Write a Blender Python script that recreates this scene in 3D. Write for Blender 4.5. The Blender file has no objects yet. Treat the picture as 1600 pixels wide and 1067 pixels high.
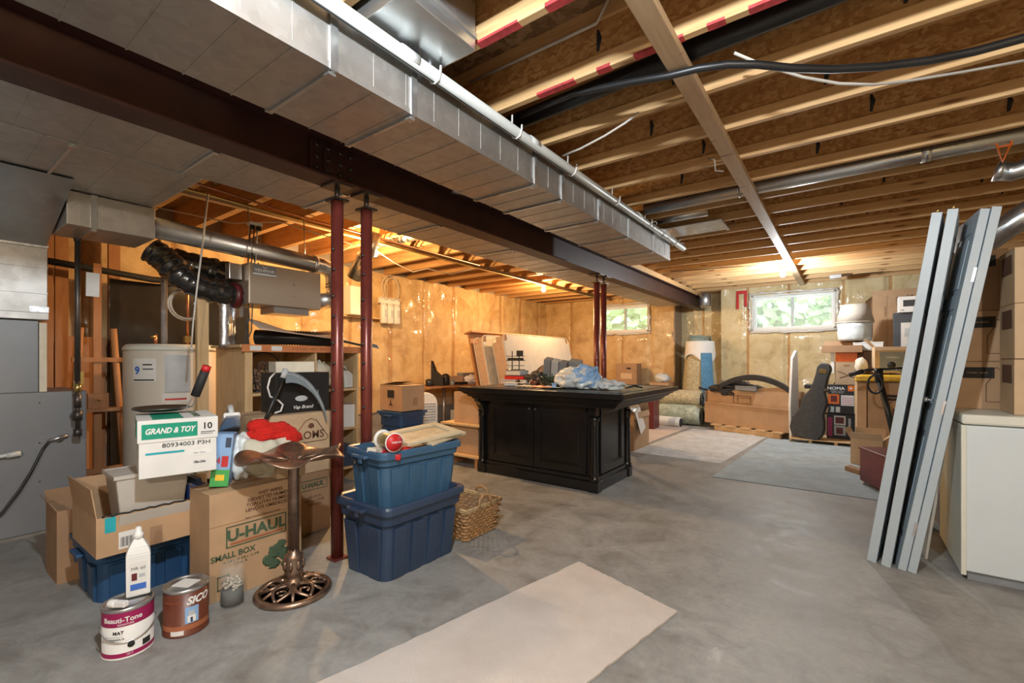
import bpy, bmesh, math, random
from mathutils import Vector, Matrix, noise
random.seed(7)
C = bpy.context.scene.collection
S = bpy.context.scene
PI = math.pi
R = math.radians

# ------------------------------------------------------------ camera, world, lights, exposure
YAW = math.atan(520/713.0)            # the beam runs along +Y, the joists along X
cam_d = bpy.data.cameras.new('camera')
cam = bpy.data.objects.new('camera', cam_d); C.objects.link(cam)
cam.location = (0, 0, 1.2); cam.rotation_euler = (R(90), 0, YAW)
cam_d.sensor_width = 36.0; cam_d.lens = 36.0*713/1600; cam_d.shift_y = 28.5/1600
cam_d.clip_start = 0.05; cam_d.clip_end = 200
S.camera = cam
S.view_settings.view_transform = 'Standard'; S.view_settings.look = 'None'
S.view_settings.gamma = 1.0; S.view_settings.use_curve_mapping = False
S.view_settings.exposure = 0.98
w = bpy.data.worlds.new('sky'); S.world = w; w.use_nodes = True
wb = w.node_tree.nodes['Background']; wb.inputs[0].default_value = (0.80, 0.92, 1.0, 1); wb.inputs[1].default_value = 3.2
S.cycles.max_bounces = 7; S.cycles.diffuse_bounces = 4; S.cycles.glossy_bounces = 4
S.cycles.transmission_bounces = 6; S.cycles.transparent_max_bounces = 12
S.cycles.sample_clamp_indirect = 4.0; S.cycles.caustics_reflective = False; S.cycles.caustics_refractive = False
S.cycles.use_denoising = True

def lamp(loc, power, col, r=0.045, name='bulb_or_fill_light'):
    d = bpy.data.lights.new(name, 'POINT'); d.energy = power; d.color = col; d.shadow_soft_size = r
    o = bpy.data.objects.new(name, d); C.objects.link(o); o.location = loc; return o
lamp((-4.42, 3.27, 2.36), 96, (1.0, .60, .26))            # warm bulb among the pipes
lamp((-4.42, 7.03, 2.40), 80, (1.0, .62, .28))            # warm bulb by the mattresses
lamp((-0.72, 7.60, 2.36), 68, (.90, .96, 1.0))            # white bulb by the far window
lamp((-0.40, 0.30, 2.46), 118, (.84, .935, 1.0))            # white bulb just above the camera, out of frame
lamp((1.9, -1.6, 2.35), 125, (1.0, .90, .78))              # unseen warm fill light behind the camera, raised to add bounce

# ------------------------------------------------------------ materials
def newmat(name):
    m = bpy.data.materials.new(name); m.use_nodes = True
    nt = m.node_tree; return m, nt, nt.nodes, nt.links, nt.nodes['Principled BSDF']
def setp(b, **k):
    for n, v in k.items():
        b.inputs[n].default_value = v
def coords(ns, ls, scale=(1,1,1), kind='Object'):
    tc = ns.new('ShaderNodeTexCoord'); mp = ns.new('ShaderNodeMapping'); mp.inputs['Scale'].default_value = scale
    ls.new(tc.outputs[kind], mp.inputs[0]); return mp.outputs[0]
def noise_n(ns, ls, co, scale, detail=4, rough=.55, dist=0):
    n = ns.new('ShaderNodeTexNoise'); n.inputs['Scale'].default_value = scale; n.inputs['Detail'].default_value = detail
    n.inputs['Roughness'].default_value = rough; n.inputs['Distortion'].default_value = dist
    ls.new(co, n.inputs['Vector']); return n.outputs['Fac']
def ramp(ns, ls, fac, stops):
    r = ns.new('ShaderNodeValToRGB'); e = r.color_ramp.elements
    while len(e) < len(stops): e.new(.5)
    for i, (p, c) in enumerate(stops):
        e[i].position = p; e[i].color = (*c, 1) if len(c) == 3 else c
    ls.new(fac, r.inputs[0]); return r.outputs[0]
def bump(ns, ls, b, h, strength=.3, dist=.01, sock='Normal'):
    bu = ns.new('ShaderNodeBump'); bu.inputs['Strength'].default_value = strength; bu.inputs['Distance'].default_value = dist
    ls.new(h, bu.inputs['Height']); ls.new(bu.outputs[0], b.inputs[sock])
def dark(c, k): return tuple(max(0, min(1, v*k)) for v in c)
_pc = {}
def plain(name, c, rough=.5, metal=0, var=.12, scale=9, bmp=0, coat=0, alpha=1, sc=(1,1,1), bs=None, emit=None):
    key = (name, c, rough, metal)
    if key in _pc: return _pc[key]
    m, nt, ns, ls, b = newmat(name); setp(b, **{'Roughness': rough, 'Metallic': metal, 'Coat Weight': coat, 'Alpha': alpha})
    co = coords(ns, ls, sc); n = noise_n(ns, ls, co, scale)
    ls.new(ramp(ns, ls, n, [(.3, dark(c, 1-var)), (.7, dark(c, 1+var))]), b.inputs['Base Color'])
    if bmp: bump(ns, ls, b, noise_n(ns, ls, co, bs or scale*6), bmp, .004)
    _pc[key] = m; return m
def emis(name, c, s):
    m, nt, ns, ls, b = newmat(name); setp(b, **{'Base Color': (*c, 1), 'Emission Color': (*c, 1), 'Emission Strength': s}); return m
def wood(name, c1, c2, sc=(1, 14, 14), rough=.6, knots=False):
    m, nt, ns, ls, b = newmat(name); setp(b, Roughness=rough)
    co = coords(ns, ls, sc); n = noise_n(ns, ls, co, 2.2, 6, .6, .6)
    col = ramp(ns, ls, n, [(.28, c1), (.5, tuple((a+d)/2 for a, d in zip(c1, c2))), (.72, c2)])
    if knots:
        co2 = coords(ns, ls, (2.2, 12, 12)); v = ns.new('ShaderNodeTexVoronoi'); v.inputs['Scale'].default_value = 1.0
        ls.new(co2, v.inputs['Vector'])
        k = ramp(ns, ls, v.outputs['Distance'], [(.06, (.28, .13, .05)), (.16, (1, 1, 1))])
        mx = ns.new('ShaderNodeMix'); mx.data_type = 'RGBA'; mx.blend_type = 'MULTIPLY'; mx.inputs[0].default_value = .8
        ls.new(col, mx.inputs[6]); ls.new(k, mx.inputs[7]); col = mx.outputs[2]
    ls.new(col, b.inputs['Base Color']); bump(ns, ls, b, n, .15, .003); return m
def osb(name, c1, c2, c3, s=34):
    m, nt, ns, ls, b = newmat(name); setp(b, Roughness=.75)
    co = coords(ns, ls, (1, 1, 1.5)); v = ns.new('ShaderNodeTexVoronoi'); v.inputs['Scale'].default_value = s; v.inputs['Randomness'].default_value = 1
    n = noise_n(ns, ls, co, 30, 3, .6, 1.0)
    mp = ns.new('ShaderNodeVectorMath'); mp.operation = 'ADD'; ls.new(co, mp.inputs[0])
    n2 = ns.new('ShaderNodeTexNoise'); n2.inputs['Scale'].default_value = 14; ls.new(co, n2.inputs['Vector'])
    sc_ = ns.new('ShaderNodeVectorMath'); sc_.operation = 'SCALE'; sc_.inputs['Scale'].default_value = .12
    ls.new(n2.outputs['Color'], sc_.inputs[0]); ls.new(sc_.outputs[0], mp.inputs[1]); ls.new(mp.outputs[0], v.inputs['Vector'])
    sep = ns.new('ShaderNodeSeparateColor'); ls.new(v.outputs['Color'], sep.inputs[0])
    ad = ns.new('ShaderNodeMath'); ad.operation = 'ADD'; ls.new(sep.outputs[0], ad.inputs[0]); ls.new(n, ad.inputs[1])
    ml = ns.new('ShaderNodeMath'); ml.operation = 'MULTIPLY'; ml.inputs[1].default_value = .5; ls.new(ad.outputs[0], ml.inputs[0])
    ls.new(ramp(ns, ls, ml.outputs[0], [(.22, c1), (.5, c2), (.8, c3)]), b.inputs['Base Color'])
    bump(ns, ls, b, ml.outputs[0], .3, .003); return m
def galv(name, c=(.52, .55, .57), rough=.38, spangle=26, amp=.07):
    m, nt, ns, ls, b = newmat(name); setp(b, Metallic=.9)
    co = coords(ns, ls); v = ns.new('ShaderNodeTexVoronoi'); v.inputs['Scale'].default_value = spangle; ls.new(co, v.inputs['Vector'])
    sep = ns.new('ShaderNodeSeparateColor'); ls.new(v.outputs['Color'], sep.inputs[0])
    ls.new(ramp(ns, ls, sep.outputs[0], [(.0, dark(c, 1-amp)), (1, dark(c, 1+amp))]), b.inputs['Base Color'])
    n = noise_n(ns, ls, co, 3.0, 3); ls.new(ramp(ns, ls, n, [(.3, (rough-.08,)*3), (.7, (rough+.12,)*3)]), b.inputs['Roughness'])
    bump(ns, ls, b, noise_n(ns, ls, co, 2.2, 2), .25, .03); return m
def card(name, c=(.47, .30, .17)):
    m, nt, ns, ls, b = newmat(name); setp(b, Roughness=.8)
    co = coords(ns, ls); n = noise_n(ns, ls, co, 5, 5, .6); col = ramp(ns, ls, n, [(.3, dark(c, .88)), (.7, dark(c, 1.1))])
    ls.new(col, b.inputs['Base Color'])
    co2 = coords(ns, ls, (160, 160, 1)); bump(ns, ls, b, noise_n(ns, ls, co2, 1.2, 1), .05, .002); return m
def batts(name, c1, c2, c3):
    """fibreglass batts behind a glossy clear vapour barrier: the film is the clear coat"""
    m, nt, ns, ls, b = newmat(name); setp(b, **{'Roughness': .8, 'Coat Weight': 1.0, 'Coat Roughness': .15, 'Coat IOR': 1.5})
    co = coords(ns, ls); n = noise_n(ns, ls, co, 3.2, 7, .68, .4)
    ls.new(ramp(ns, ls, n, [(.3, c1), (.5, c2), (.68, c3)]), b.inputs['Base Color'])
    bump(ns, ls, b, n, .4, .03)
    # folds of the film: stretched distorted noise
    w1 = noise_n(ns, ls, coords(ns, ls, (3.4, 3.4, 1.3)), 1.7, 2.5, .5, 2.2)
    w2 = noise_n(ns, ls, coords(ns, ls, (2, 2, 3)), 3.1, 2, .5, 3.0)
    a = ns.new('ShaderNodeMath'); a.operation = 'ADD'; ls.new(w1, a.inputs[0]); ls.new(w2, a.inputs[1])
    r1 = ramp(ns, ls, w1, [(.36, (0,)*3), (.44, (.25,)*3), (.5, (1,)*3), (.56, (.2,)*3), (.66, (0,)*3)])
    r2 = ramp(ns, ls, w2, [(.40, (0,)*3), (.5, (.8,)*3), (.55, (0,)*3)])
    a2 = ns.new('ShaderNodeMath'); a2.operation = 'ADD'; ls.new(r1, a2.inputs[0]); ls.new(r2, a2.inputs[1])
    a3 = ns.new('ShaderNodeMath'); a3.operation = 'MULTIPLY_ADD'; a3.inputs[1].default_value = .22; ls.new(r2, a3.inputs[0]); ls.new(ramp(ns, ls, a.outputs[0], [(.35, (0,)*3), (.5, (1,)*3), (.56, (.25,)*3), (.72, (.9,)*3)]), a3.inputs[2]); rr = a3.outputs[0]
    bu = ns.new('ShaderNodeBump'); bu.inputs['Strength'].default_value = 1.0; bu.inputs['Distance'].default_value = .085
    ls.new(rr, bu.inputs['Height']); ls.new(bu.outputs[0], b.inputs['Coat Normal']); return m
def concrete(name):
    m, nt, ns, ls, b = newmat(name); co = coords(ns, ls)
    big = noise_n(ns, ls, co, .9, 5, .6, .5); fine = noise_n(ns, ls, co, 26, 6, .7); mid = noise_n(ns, ls, co, 4.2, 8, .68, .8)
    col = ramp(ns, ls, big, [(.25, (.218, .212, .195)), (.5, (.30, .298, .284)), (.78, (.378, .38, .366))])
    mx = ns.new('ShaderNodeMix'); mx.data_type = 'RGBA'; mx.blend_type = 'MULTIPLY'; mx.inputs[0].default_value = .75
    ls.new(col, mx.inputs[6]); ls.new(ramp(ns, ls, mid, [(.3, (.50, .47, .43)), (.5, (.93, .93, .93)), (.72, (1.22, 1.22, 1.24))]), mx.inputs[7])
    m2 = ns.new('ShaderNodeMix'); m2.data_type = 'RGBA'; m2.blend_type = 'MULTIPLY'; m2.inputs[0].default_value = .5
    ls.new(mx.outputs[2], m2.inputs[6]); ls.new(ramp(ns, ls, fine, [(.3, (.75,)*3), (.65, (1.1,)*3)]), m2.inputs[7])
    # pale paint or plaster spills
    sp = noise_n(ns, ls, co, 1.6, 9, .72, 1.2); m3 = ns.new('ShaderNodeMix'); m3.data_type = 'RGBA'
    ls.new(ramp(ns, ls, sp, [(.66, (0,)*3), (.72, (.55,)*3)]), m3.inputs[0]); ls.new(m2.outputs[2], m3.inputs[6]); m3.inputs[7].default_value = (.5, .51, .5, 1)
    ls.new(m3.outputs[2], b.inputs['Base Color'])
    ls.new(ramp(ns, ls, mid, [(.3, (.42,)*3), (.7, (.68,)*3)]), b.inputs['Roughness']); bump(ns, ls, b, fine, .12, .004); return m
def rugm(name, c, scale=240, amp=.12, st=.5):
    m, nt, ns, ls, b = newmat(name); setp(b, Roughness=.95); co = coords(ns, ls)
    f = noise_n(ns, ls, co, scale, 3, .7); g = noise_n(ns, ls, co, 3, 4, .6)
    col = ramp(ns, ls, f, [(.3, dark(c, 1-amp*1.6)), (.7, dark(c, 1+amp))])
    mx = ns.new('ShaderNodeMix'); mx.data_type = 'RGBA'; mx.blend_type = 'MULTIPLY'; mx.inputs[0].default_value = .8
    ls.new(col, mx.inputs[6]); ls.new(ramp(ns, ls, g, [(.3, (.86, .83, .8)), (.65, (1.05,)*3)]), mx.inputs[7])
    ls.new(mx.outputs[2], b.inputs['Base Color']); bump(ns, ls, b, f, st, .006); return m
def glassm(name, c=(.9, .97, .95), rough=.02, a=.25):
    m, nt, ns, ls, b = newmat(name)
    setp(b, **{'Base Color': (*c, 1), 'Roughness': rough, 'Alpha': a, 'Specular IOR Level': .8}); return m

M = dict(
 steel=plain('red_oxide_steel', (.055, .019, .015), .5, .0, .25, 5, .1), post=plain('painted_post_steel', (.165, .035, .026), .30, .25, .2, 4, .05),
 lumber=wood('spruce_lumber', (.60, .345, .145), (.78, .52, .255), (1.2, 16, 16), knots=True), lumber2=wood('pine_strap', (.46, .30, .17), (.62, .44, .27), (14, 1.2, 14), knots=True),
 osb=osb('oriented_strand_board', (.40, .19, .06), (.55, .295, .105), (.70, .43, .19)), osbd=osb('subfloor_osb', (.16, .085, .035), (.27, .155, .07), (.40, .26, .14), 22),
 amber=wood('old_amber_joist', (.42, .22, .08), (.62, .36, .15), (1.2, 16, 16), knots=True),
 galv=galv('galvanised_sheet', (.50, .485, .465), .46), galv2=galv('galvanised_brushed', (.60, .62, .63), .30, 12, .06), foil=galv('foil_tape', (.62, .63, .65), .36, 40, .2),
 furn=plain('furnace_enamel', (.235, .245, .26), .45, .25, .05, 3), pvc=plain('white_pvc', (.58, .60, .58), .35, 0, .04, 6),
 batt=batts('insulation_under_poly', (.44, .275, .125), (.64, .44, .215), (.74, .56, .31)), batt_white_lit=batts('white_lit_insulation_under_poly', (.44, .33, .16), (.64, .52, .29), (.72, .62, .40)),  # second batts colour is the first one paled, as if under white light
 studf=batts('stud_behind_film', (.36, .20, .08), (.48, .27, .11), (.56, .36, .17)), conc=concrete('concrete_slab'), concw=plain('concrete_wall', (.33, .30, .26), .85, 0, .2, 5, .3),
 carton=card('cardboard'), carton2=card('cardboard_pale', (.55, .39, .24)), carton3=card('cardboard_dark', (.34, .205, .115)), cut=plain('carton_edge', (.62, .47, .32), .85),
 white=plain('white_gloss', (.78, .78, .76), .4, 0, .03), whitec=plain('white_card', (.74, .73, .70), .7, 0, .05), black=plain('black_plastic', (.014, .014, .015), .38, 0, .2),
 blackm=plain('black_matte', (.02, .02, .021), .7, 0, .3), ebony=plain('black_cabinet_paint', (.0085, .0082, .0085), .22, 0, .3, 6, .03), rubber=plain('rubber', (.03, .03, .032), .6, 0, .2),
 ink=plain('black_ink', (.02, .018, .016), .8), inkbr=plain('brown_ink', (.13, .06, .035), .8), inkgr=plain('green_ink', (.06, .10, .055), .8), inkrust=plain('rust_ink', (.36, .12, .05), .8),
 bluetote=plain('blue_tote', (.045, .110, .195), .36, 0, .1, 4, .02), navy=plain('navy_tote', (.030, .052, .100), .34, 0, .1, 4, .02), tote3=plain('blue_tote_old', (.02, .07, .17), .4, 0, .1, 4),
 red=plain('red', (.55, .018, .02), .45), redpaint=plain('red_spray_paint', (.52, .055, .06), .7, 0, .3, 30), redfluff=rugm('red_yarn', (.70, .018, .010), 220, .3, .7), maroon=plain('maroon_vinyl', (.125, .016, .018), .4, 0, .15),
 magenta=plain('magenta', (.32, .012, .09), .4), brownlab=plain('brown_label', (.13, .035, .018), .4), green=plain('green_print', (.0, .28, .17), .6), teal=plain('teal', (.02, .36, .42), .5),
 orange=plain('orange', (.80, .17, .02), .5), yellow=plain('yellow_plastic', (.80, .52, .04), .4), beige=plain('beige_plastic', (.50, .46, .41), .45, 0, .05), cream=plain('cream', (.70, .64, .52), .7), bronze=plain('antique_bronze', (.30, .205, .15), .34, .85, .35, 18, .2),
 copper=plain('copper', (.45, .20, .11), .35, .9), brass=plain('brass', (.55, .40, .15), .3, .9), chrome=plain('chrome', (.75, .75, .76), .15, 1, .02), tin=plain('tin', (.55, .55, .56), .3, .9, .05), iron=plain('black_iron_pipe', (.10, .085, .075), .4, .7, .2),
 ply=wood('plywood', (.56, .36, .17), (.70, .50, .28), (14, 14, 2)), cherry=wood('reddish_pine', (.36, .155, .06), (.50, .24, .10), (10, 10, 1.4)), wick=plain('wicker', (.36, .215, .10), .7, 0, .35, 40, .3),
 door=plain('door_blue_grey_paint', (.40, .47, .52), .4, 0, .03, 3), enamel=plain('freezer_enamel', (.60, .66, .69), .35, 0, .03, 4, .03), enam2=plain('cream_enamel', (.66, .66, .58), .4, 0, .04),
 matt=plain('mattress_fabric', (.76, .70, .60), .9, 0, .05, 8, .1), matt2=plain('mattress_side', (.52, .36, .25), .9, 0, .1, 20, .1), paper=plain('paper', (.72, .70, .66), .8, 0, .03), bag=plain('plastic_bag', (.62, .68, .70), .28, 0, .1, 12, .5, coat=.5),
 flex=plain('black_flexible_duct', (.018, .017, .016), .22, 0, .3, 30, .8, coat=.8, bs=18), tubew=plain('cable_white', (.62, .58, .52), .5), grey=plain('grey_plastic', (.22, .24, .26), .45), lgrey=plain('light_grey', (.48, .50, .51), .45), blade=plain('scythe_plastic', (.20, .24, .27), .35),
 carpet=rugm('cut_pile_carpet', (.60, .55, .51)), carpet2=rugm('pale_carpet', (.56, .48, .43), 90, .08, .2), vinyl=rugm('light_vinyl_sheet', (.56, .565, .56), 9, .12, .05), vinylb=rugm('blue_vinyl_sheet', (.37, .44, .48), 7, .1, .05),
 underlay=rugm('carpet_backing', (.50, .45, .30), 26, .25, .4), greenrug=rugm('faded_green_rug', (.43, .50, .42), 16, .25, .4), bluerug=rugm('blue_carpet', (.10, .26, .44), 40, .2, .4), grill=plain('guitar_case', (.045, .047, .05), .55, 0, .25, 30, .4),
 glass=glassm('clear_glass'), jar=glassm('jar_glass', (.8, .85, .83), .03, .07), clearp=glassm('clear_plastic', (.8, .82, .82), .15, .35), lights=plain('pebbles', (.55, .50, .42), .7), gravel=plain('dark_gravel', (.10, .10, .10), .8),
 shade=plain('lamp_shade_fabric', (.50, .46, .40), .9, 0, .05, 30), pink=plain('pink', (.75, .20, .35), .5), blue=plain('blue', (.05, .15, .55), .5), sky=plain('sky_blue', (.25, .42, .68), .5), leaf=plain('leaf', (.30, .45, .16), .6, 0, .4, 2), pansy=plain('green', (.05, .35, .08), .5),
)

# ------------------------------------------------------------ mesh helpers
class MB:
    def __init__(s): s.bm = bmesh.new(); s.mi = 0
    def _f(s, fs):
        for f in fs: f.material_index = s.mi
    def box(s, x0, x1, y0, y1, z0, z1, mx=None):
        vs = [s.bm.verts.new(Vector(p)) for p in ((x0,y0,z0),(x1,y0,z0),(x1,y1,z0),(x0,y1,z0),(x0,y0,z1),(x1,y0,z1),(x1,y1,z1),(x0,y1,z1))]
        if mx is not None:
            for v in vs: v.co = mx @ v.co
        s._f([s.bm.faces.new([vs[i] for i in q]) for q in ((3,2,1,0),(4,5,6,7),(0,1,5,4),(1,2,6,5),(2,3,7,6),(3,0,4,7))]); return s
    def cbox(s, c, d, rot=(0,0,0)):
        mx = Matrix.Translation(c) @ Matrix.Rotation(rot[2],4,'Z') @ Matrix.Rotation(rot[1],4,'Y') @ Matrix.Rotation(rot[0],4,'X')
        return s.box(-d[0]/2, d[0]/2, -d[1]/2, d[1]/2, -d[2]/2, d[2]/2, mx)
    def frustum(s, z0, z1, a, b, c=(0,0), c1=None):
        """four-sided loft from half sizes a at z0 to half sizes b at z1"""
        c1 = c1 or c; r = []
        for z, h, cc in ((z0,a,c),(z1,b,c1)):
            r.append([s.bm.verts.new((cc[0]+i*h[0], cc[1]+j*h[1], z)) for i, j in ((-1,-1),(1,-1),(1,1),(-1,1))])
        s._f([s.bm.faces.new(r[0][::-1]), s.bm.faces.new(r[1])] + [s.bm.faces.new((r[0][i], r[0][(i+1)%4], r[1][(i+1)%4], r[1][i])) for i in range(4)]); return s
    def poly(s, pts): s._f([s.bm.faces.new([s.bm.verts.new(Vector(p)) for p in pts])]); return s
    def prism(s, pts, vec):
        v = Vector(vec); a = [s.bm.verts.new(Vector(p)) for p in pts]; b = [s.bm.verts.new(Vector(p)+v) for p in pts]; n = len(pts)
        s._f([s.bm.faces.new(a[::-1]), s.bm.faces.new(b)] + [s.bm.faces.new((a[i], a[(i+1)%n], b[(i+1)%n], b[i])) for i in range(n)]); return s
    def tube(s, pts, r, n=10, cap=True, close=False):
        P = [Vector(p) for p in pts]; rings = []; N = len(P); up = None
        rr = r if isinstance(r, (list, tuple)) else [r]*N
        for i, p in enumerate(P):
            a = P[i-1] if (i > 0 or close) else P[i]; b = P[(i+1) % N] if (i < N-1 or close) else P[i]
            t = (b-a).normalized()
            if up is None: up = t.orthogonal().normalized()
            else:
                up = (up - t*up.dot(t))
                up = up.normalized() if up.length > 1e-5 else t.orthogonal().normalized()
            q = t.cross(up)
            rings.append([s.bm.verts.new(p + (up*math.cos(2*PI*k/n) + q*math.sin(2*PI*k/n))*rr[i]) for k in range(n)])
        fs = []
        for i in range(N if close else N-1):
            A, B = rings[i], rings[(i+1) % N]
            for k in range(n): fs.append(s.bm.faces.new((A[k], A[(k+1)%n], B[(k+1)%n], B[k])))
        if cap and not close: fs += [s.bm.faces.new(rings[0][::-1]), s.bm.faces.new(rings[-1])]
        for f in fs: f.smooth = True
        s._f(fs); return s
    def cyl(s, a, b, r, n=20): return s.tube([a, b], r, n)
    def lathe(s, prof, n=24, c=(0,0,0), sx=1, sy=1, fn=None):
        rings = []
        for (r, z) in prof:
            ring = []
            for k in range(n):
                a = 2*PI*k/n; q = fn(a, r, z) if fn else (r, z)
                ring.append(s.bm.verts.new((c[0]+q[0]*math.cos(a)*sx, c[1]+q[0]*math.sin(a)*sy, c[2]+q[1])))
            rings.append(ring)
        fs = []
        for A, B in zip(rings, rings[1:]):
            for k in range(n): fs.append(s.bm.faces.new((A[k], A[(k+1)%n], B[(k+1)%n], B[k])))
        if prof[0][0] > 1e-4: fs.append(s.bm.faces.new(rings[0][::-1]))
        if prof[-1][0] > 1e-4: fs.append(s.bm.faces.new(rings[-1]))
        for f in fs: f.smooth = True
        s._f(fs); return s
    def grid(s, nx, ny, fn, skip=None, close=False):
        V = [[s.bm.verts.new(Vector(fn(i/nx, j/ny))) for j in range(ny+1)] for i in range(nx+1)]
        for i in range(nx):
            for j in range(ny):
                if skip and skip((i+.5)/nx, (j+.5)/ny): continue
                f = s.bm.faces.new((V[i][j], V[i+1][j], V[i+1][j+1], V[i][j+1])); f.smooth = True; f.material_index = s.mi
        return s
    def blob(s, c, r, amp=.25, sub=3, seed=0, fr=3.0):
        q = bmesh.ops.create_icosphere(s.bm, subdivisions=sub, radius=1)
        for v in q['verts']:
            d = v.co.copy(); k = 1 + amp*noise.noise(d*fr + Vector((seed*7.3, seed*3.1, seed)))
            v.co = Vector((c[0]+d.x*r[0]*k, c[1]+d.y*r[1]*k, c[2]+d.z*r[2]*k))
            for f in v.link_faces: f.smooth = True; f.material_index = s.mi
        return s
def obj(name, mb, mat, parent=None, label=None, bev=0, solid=0, sub=0, loc=None, rot=None):
    me = bpy.data.meshes.new(name); bmesh.ops.recalc_face_normals(mb.bm, faces=mb.bm.faces[:]) if not solid else None
    mb.bm.to_mesh(me); mb.bm.free()
    for m in (mat if isinstance(mat, (list, tuple)) else [mat]): me.materials.append(M[m] if isinstance(m, str) else m)
    o = bpy.data.objects.new(name, me); C.objects.link(o)
    if solid: q = o.modifiers.new('s', 'SOLIDIFY'); q.thickness = solid; q.offset = 0
    if bev: q = o.modifiers.new('b', 'BEVEL'); q.width = bev; q.segments = 2; q.limit_method = 'ANGLE'; q.angle_limit = R(40)
    if sub: q = o.modifiers.new('u', 'SUBSURF'); q.levels = q.render_levels = sub
    if parent: o.parent = parent
    if label: o['label'] = label
    if loc: o.location = loc
    if rot: o.rotation_euler = rot
    return o
def thing(name, label, cat, loc=(0,0,0), rz=0, group=None, rot=None):
    o = bpy.data.objects.new(name, None); C.objects.link(o); o.location = loc; o.rotation_euler = rot or (0, 0, rz)
    o.empty_display_size = .05; o['label'] = label; o['category'] = cat
    if group: o['group'] = group
    return o
def tag(o, label, cat, group=None):
    o['label'] = label; o['category'] = cat
    if group: o['group'] = group
    return o
def struct(name, mb, mat, **k):
    o = obj(name, mb, mat, **k); o['kind'] = 'structure'; return o
def dup(root, loc, rz=None, label=None, group=None):
    r = root.copy(); C.objects.link(r); r.location = loc
    if rz is not None: r.rotation_euler = (0, 0, rz)
    if label: r['label'] = label
    if group: r['group'] = group
    for ch in list(root.children):
        c = ch.copy(); C.objects.link(c); c.parent = r
        for g in ch.children:
            d = g.copy(); C.objects.link(d); d.parent = c
    return r
_dg = None
FACE = {'front': (PI/2, 0, 0), 'back': (PI/2, 0, PI), 'right': (PI/2, 0, PI/2), 'left': (PI/2, 0, -PI/2), 'top': (0, 0, 0)}
def text(s, size, loc, face, mat, parent, name='lettering', align='CENTER', wide=1.0, shear=0, bold=0.0, tilt=0, label=None, sp=1.0):
    cu = bpy.data.curves.new('t', 'FONT'); cu.body = s; cu.size = size; cu.align_x = align; cu.align_y = 'CENTER'
    cu.shear = shear; cu.offset = bold; cu.extrude = .0004; cu.space_line = sp; cu.resolution_u = 3
    t = bpy.data.objects.new('t', cu); C.objects.link(t)
    me = bpy.data.meshes.new_from_object(t); C.objects.unlink(t); bpy.data.objects.remove(t); bpy.data.curves.remove(cu)
    me.name = name; me.materials.clear(); me.materials.append(M[mat] if isinstance(mat, str) else mat)
    o = bpy.data.objects.new(name, me); C.objects.link(o)
    rx = Matrix.Rotation(0, 4, 'X'); e = FACE[face] if isinstance(face, str) else face
    o.rotation_euler = e; o.scale = (wide, 1, 1)
    if tilt:
        from mathutils import Euler
        o.rotation_euler = (Euler(e).to_matrix() @ Matrix.Rotation(tilt, 3, 'Z')).to_euler()
    o.location = loc; o.parent = parent
    if label: o['label'] = label
    return o
def patch(name, x0, x1, z0, z1, face, off, mat, parent, label=None, t=.0012):
    """thin printed panel or sticker on a box face; x along the face, off = the face's plane"""
    m = MB()
    if face == 'front': m.box(x0, x1, off-t, off, z0, z1)
    elif face == 'right': m.box(off, off+t, x0, x1, z0, z1)
    elif face == 'left': m.box(off-t, off, x0, x1, z0, z1)
    elif face == 'top': m.box(x0, x1, z0, z1, off, off+t)
    return obj(name, m, mat, parent, label)
def rot2(x, y, a): return (x*math.cos(a)-y*math.sin(a), x*math.sin(a)+y*math.cos(a))
def at_corner(px, py, rz, w, d):
    """centre of a w x d footprint whose front-left corner (local -x,-y) is px,py"""
    a = rot2(w/2, d/2, rz); return (px+a[0], py+a[1])
def carton(name, label, cat, c, z, rz, w, d, h, mat='carton', group=None, tape='carton3', flaps=None, tilt=None):
    """closed carton: body with flap seam, tape strip down the middle; flaps = opened top"""
    t = thing(name, label, cat, (c[0], c[1], z), rz, group)
    if tilt: t.rotation_euler = (tilt[0], tilt[1], rz)
    if flaps is None:
        m = MB(); m.box(-w/2, w/2, -d/2, -.001, h-.003, h); m.box(-w/2, w/2, .001, d/2, h-.003, h); m.box(-w/2+.0015, w/2-.0015, -d/2+.0015, d/2-.0015, 0, h-.003)
        obj('body', m, mat, t, bev=.003)
        if tape: patch('packing_tape', -w/2, w/2, -.025, .025, 'top', h, tape, t, t=.0008)
    else:
        m = MB(); k = .004
        m.box(-w/2, w/2, -d/2, d/2, 0, k); m.box(-w/2, w/2, -d/2, -d/2+k, k, h); m.box(-w/2, w/2, d/2-k, d/2, k, h)
        m.box(-w/2, -w/2+k, -d/2+k, d/2-k, k, h); m.box(w/2-k, w/2, -d/2+k, d/2-k, k, h)
        obj('body', m, mat, t)
        for side, ang, ln in flaps:
            m = MB(); q = w if side in ('front', 'back') else d
            m.box(-q/2+.003, q/2-.003, -.002, .002, 0, ln)
            o = obj('flap', m, mat, t)
            px, py, a = {'front': (0, -d/2+.002, 0), 'back': (0, d/2-.002, PI), 'right': (w/2-.002, 0, PI/2), 'left': (-w/2+.002, 0, -PI/2)}[side]
            o.location = (px, py, h)
            o.rotation_euler = (Matrix.Rotation(a, 3, 'Z') @ Matrix.Rotation(ang, 3, 'X')).to_euler()
    return t

# ============================================================ THE ROOM
XL, XR, YF, YB, ZJ, ZS = -6.1, 3.2, 9.8, -3.0, 2.58, 2.884
m = MB(); m.box(XL-.2, XR+.2, YB-.2, 10.6, -.1, 0); struct('floor', m, 'conc')
m = MB(); m.box(XL-.2, XR+.2, YB-.2, 10.6, ZS, ZS+.03); struct('ceiling', m, 'osbd')

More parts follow.
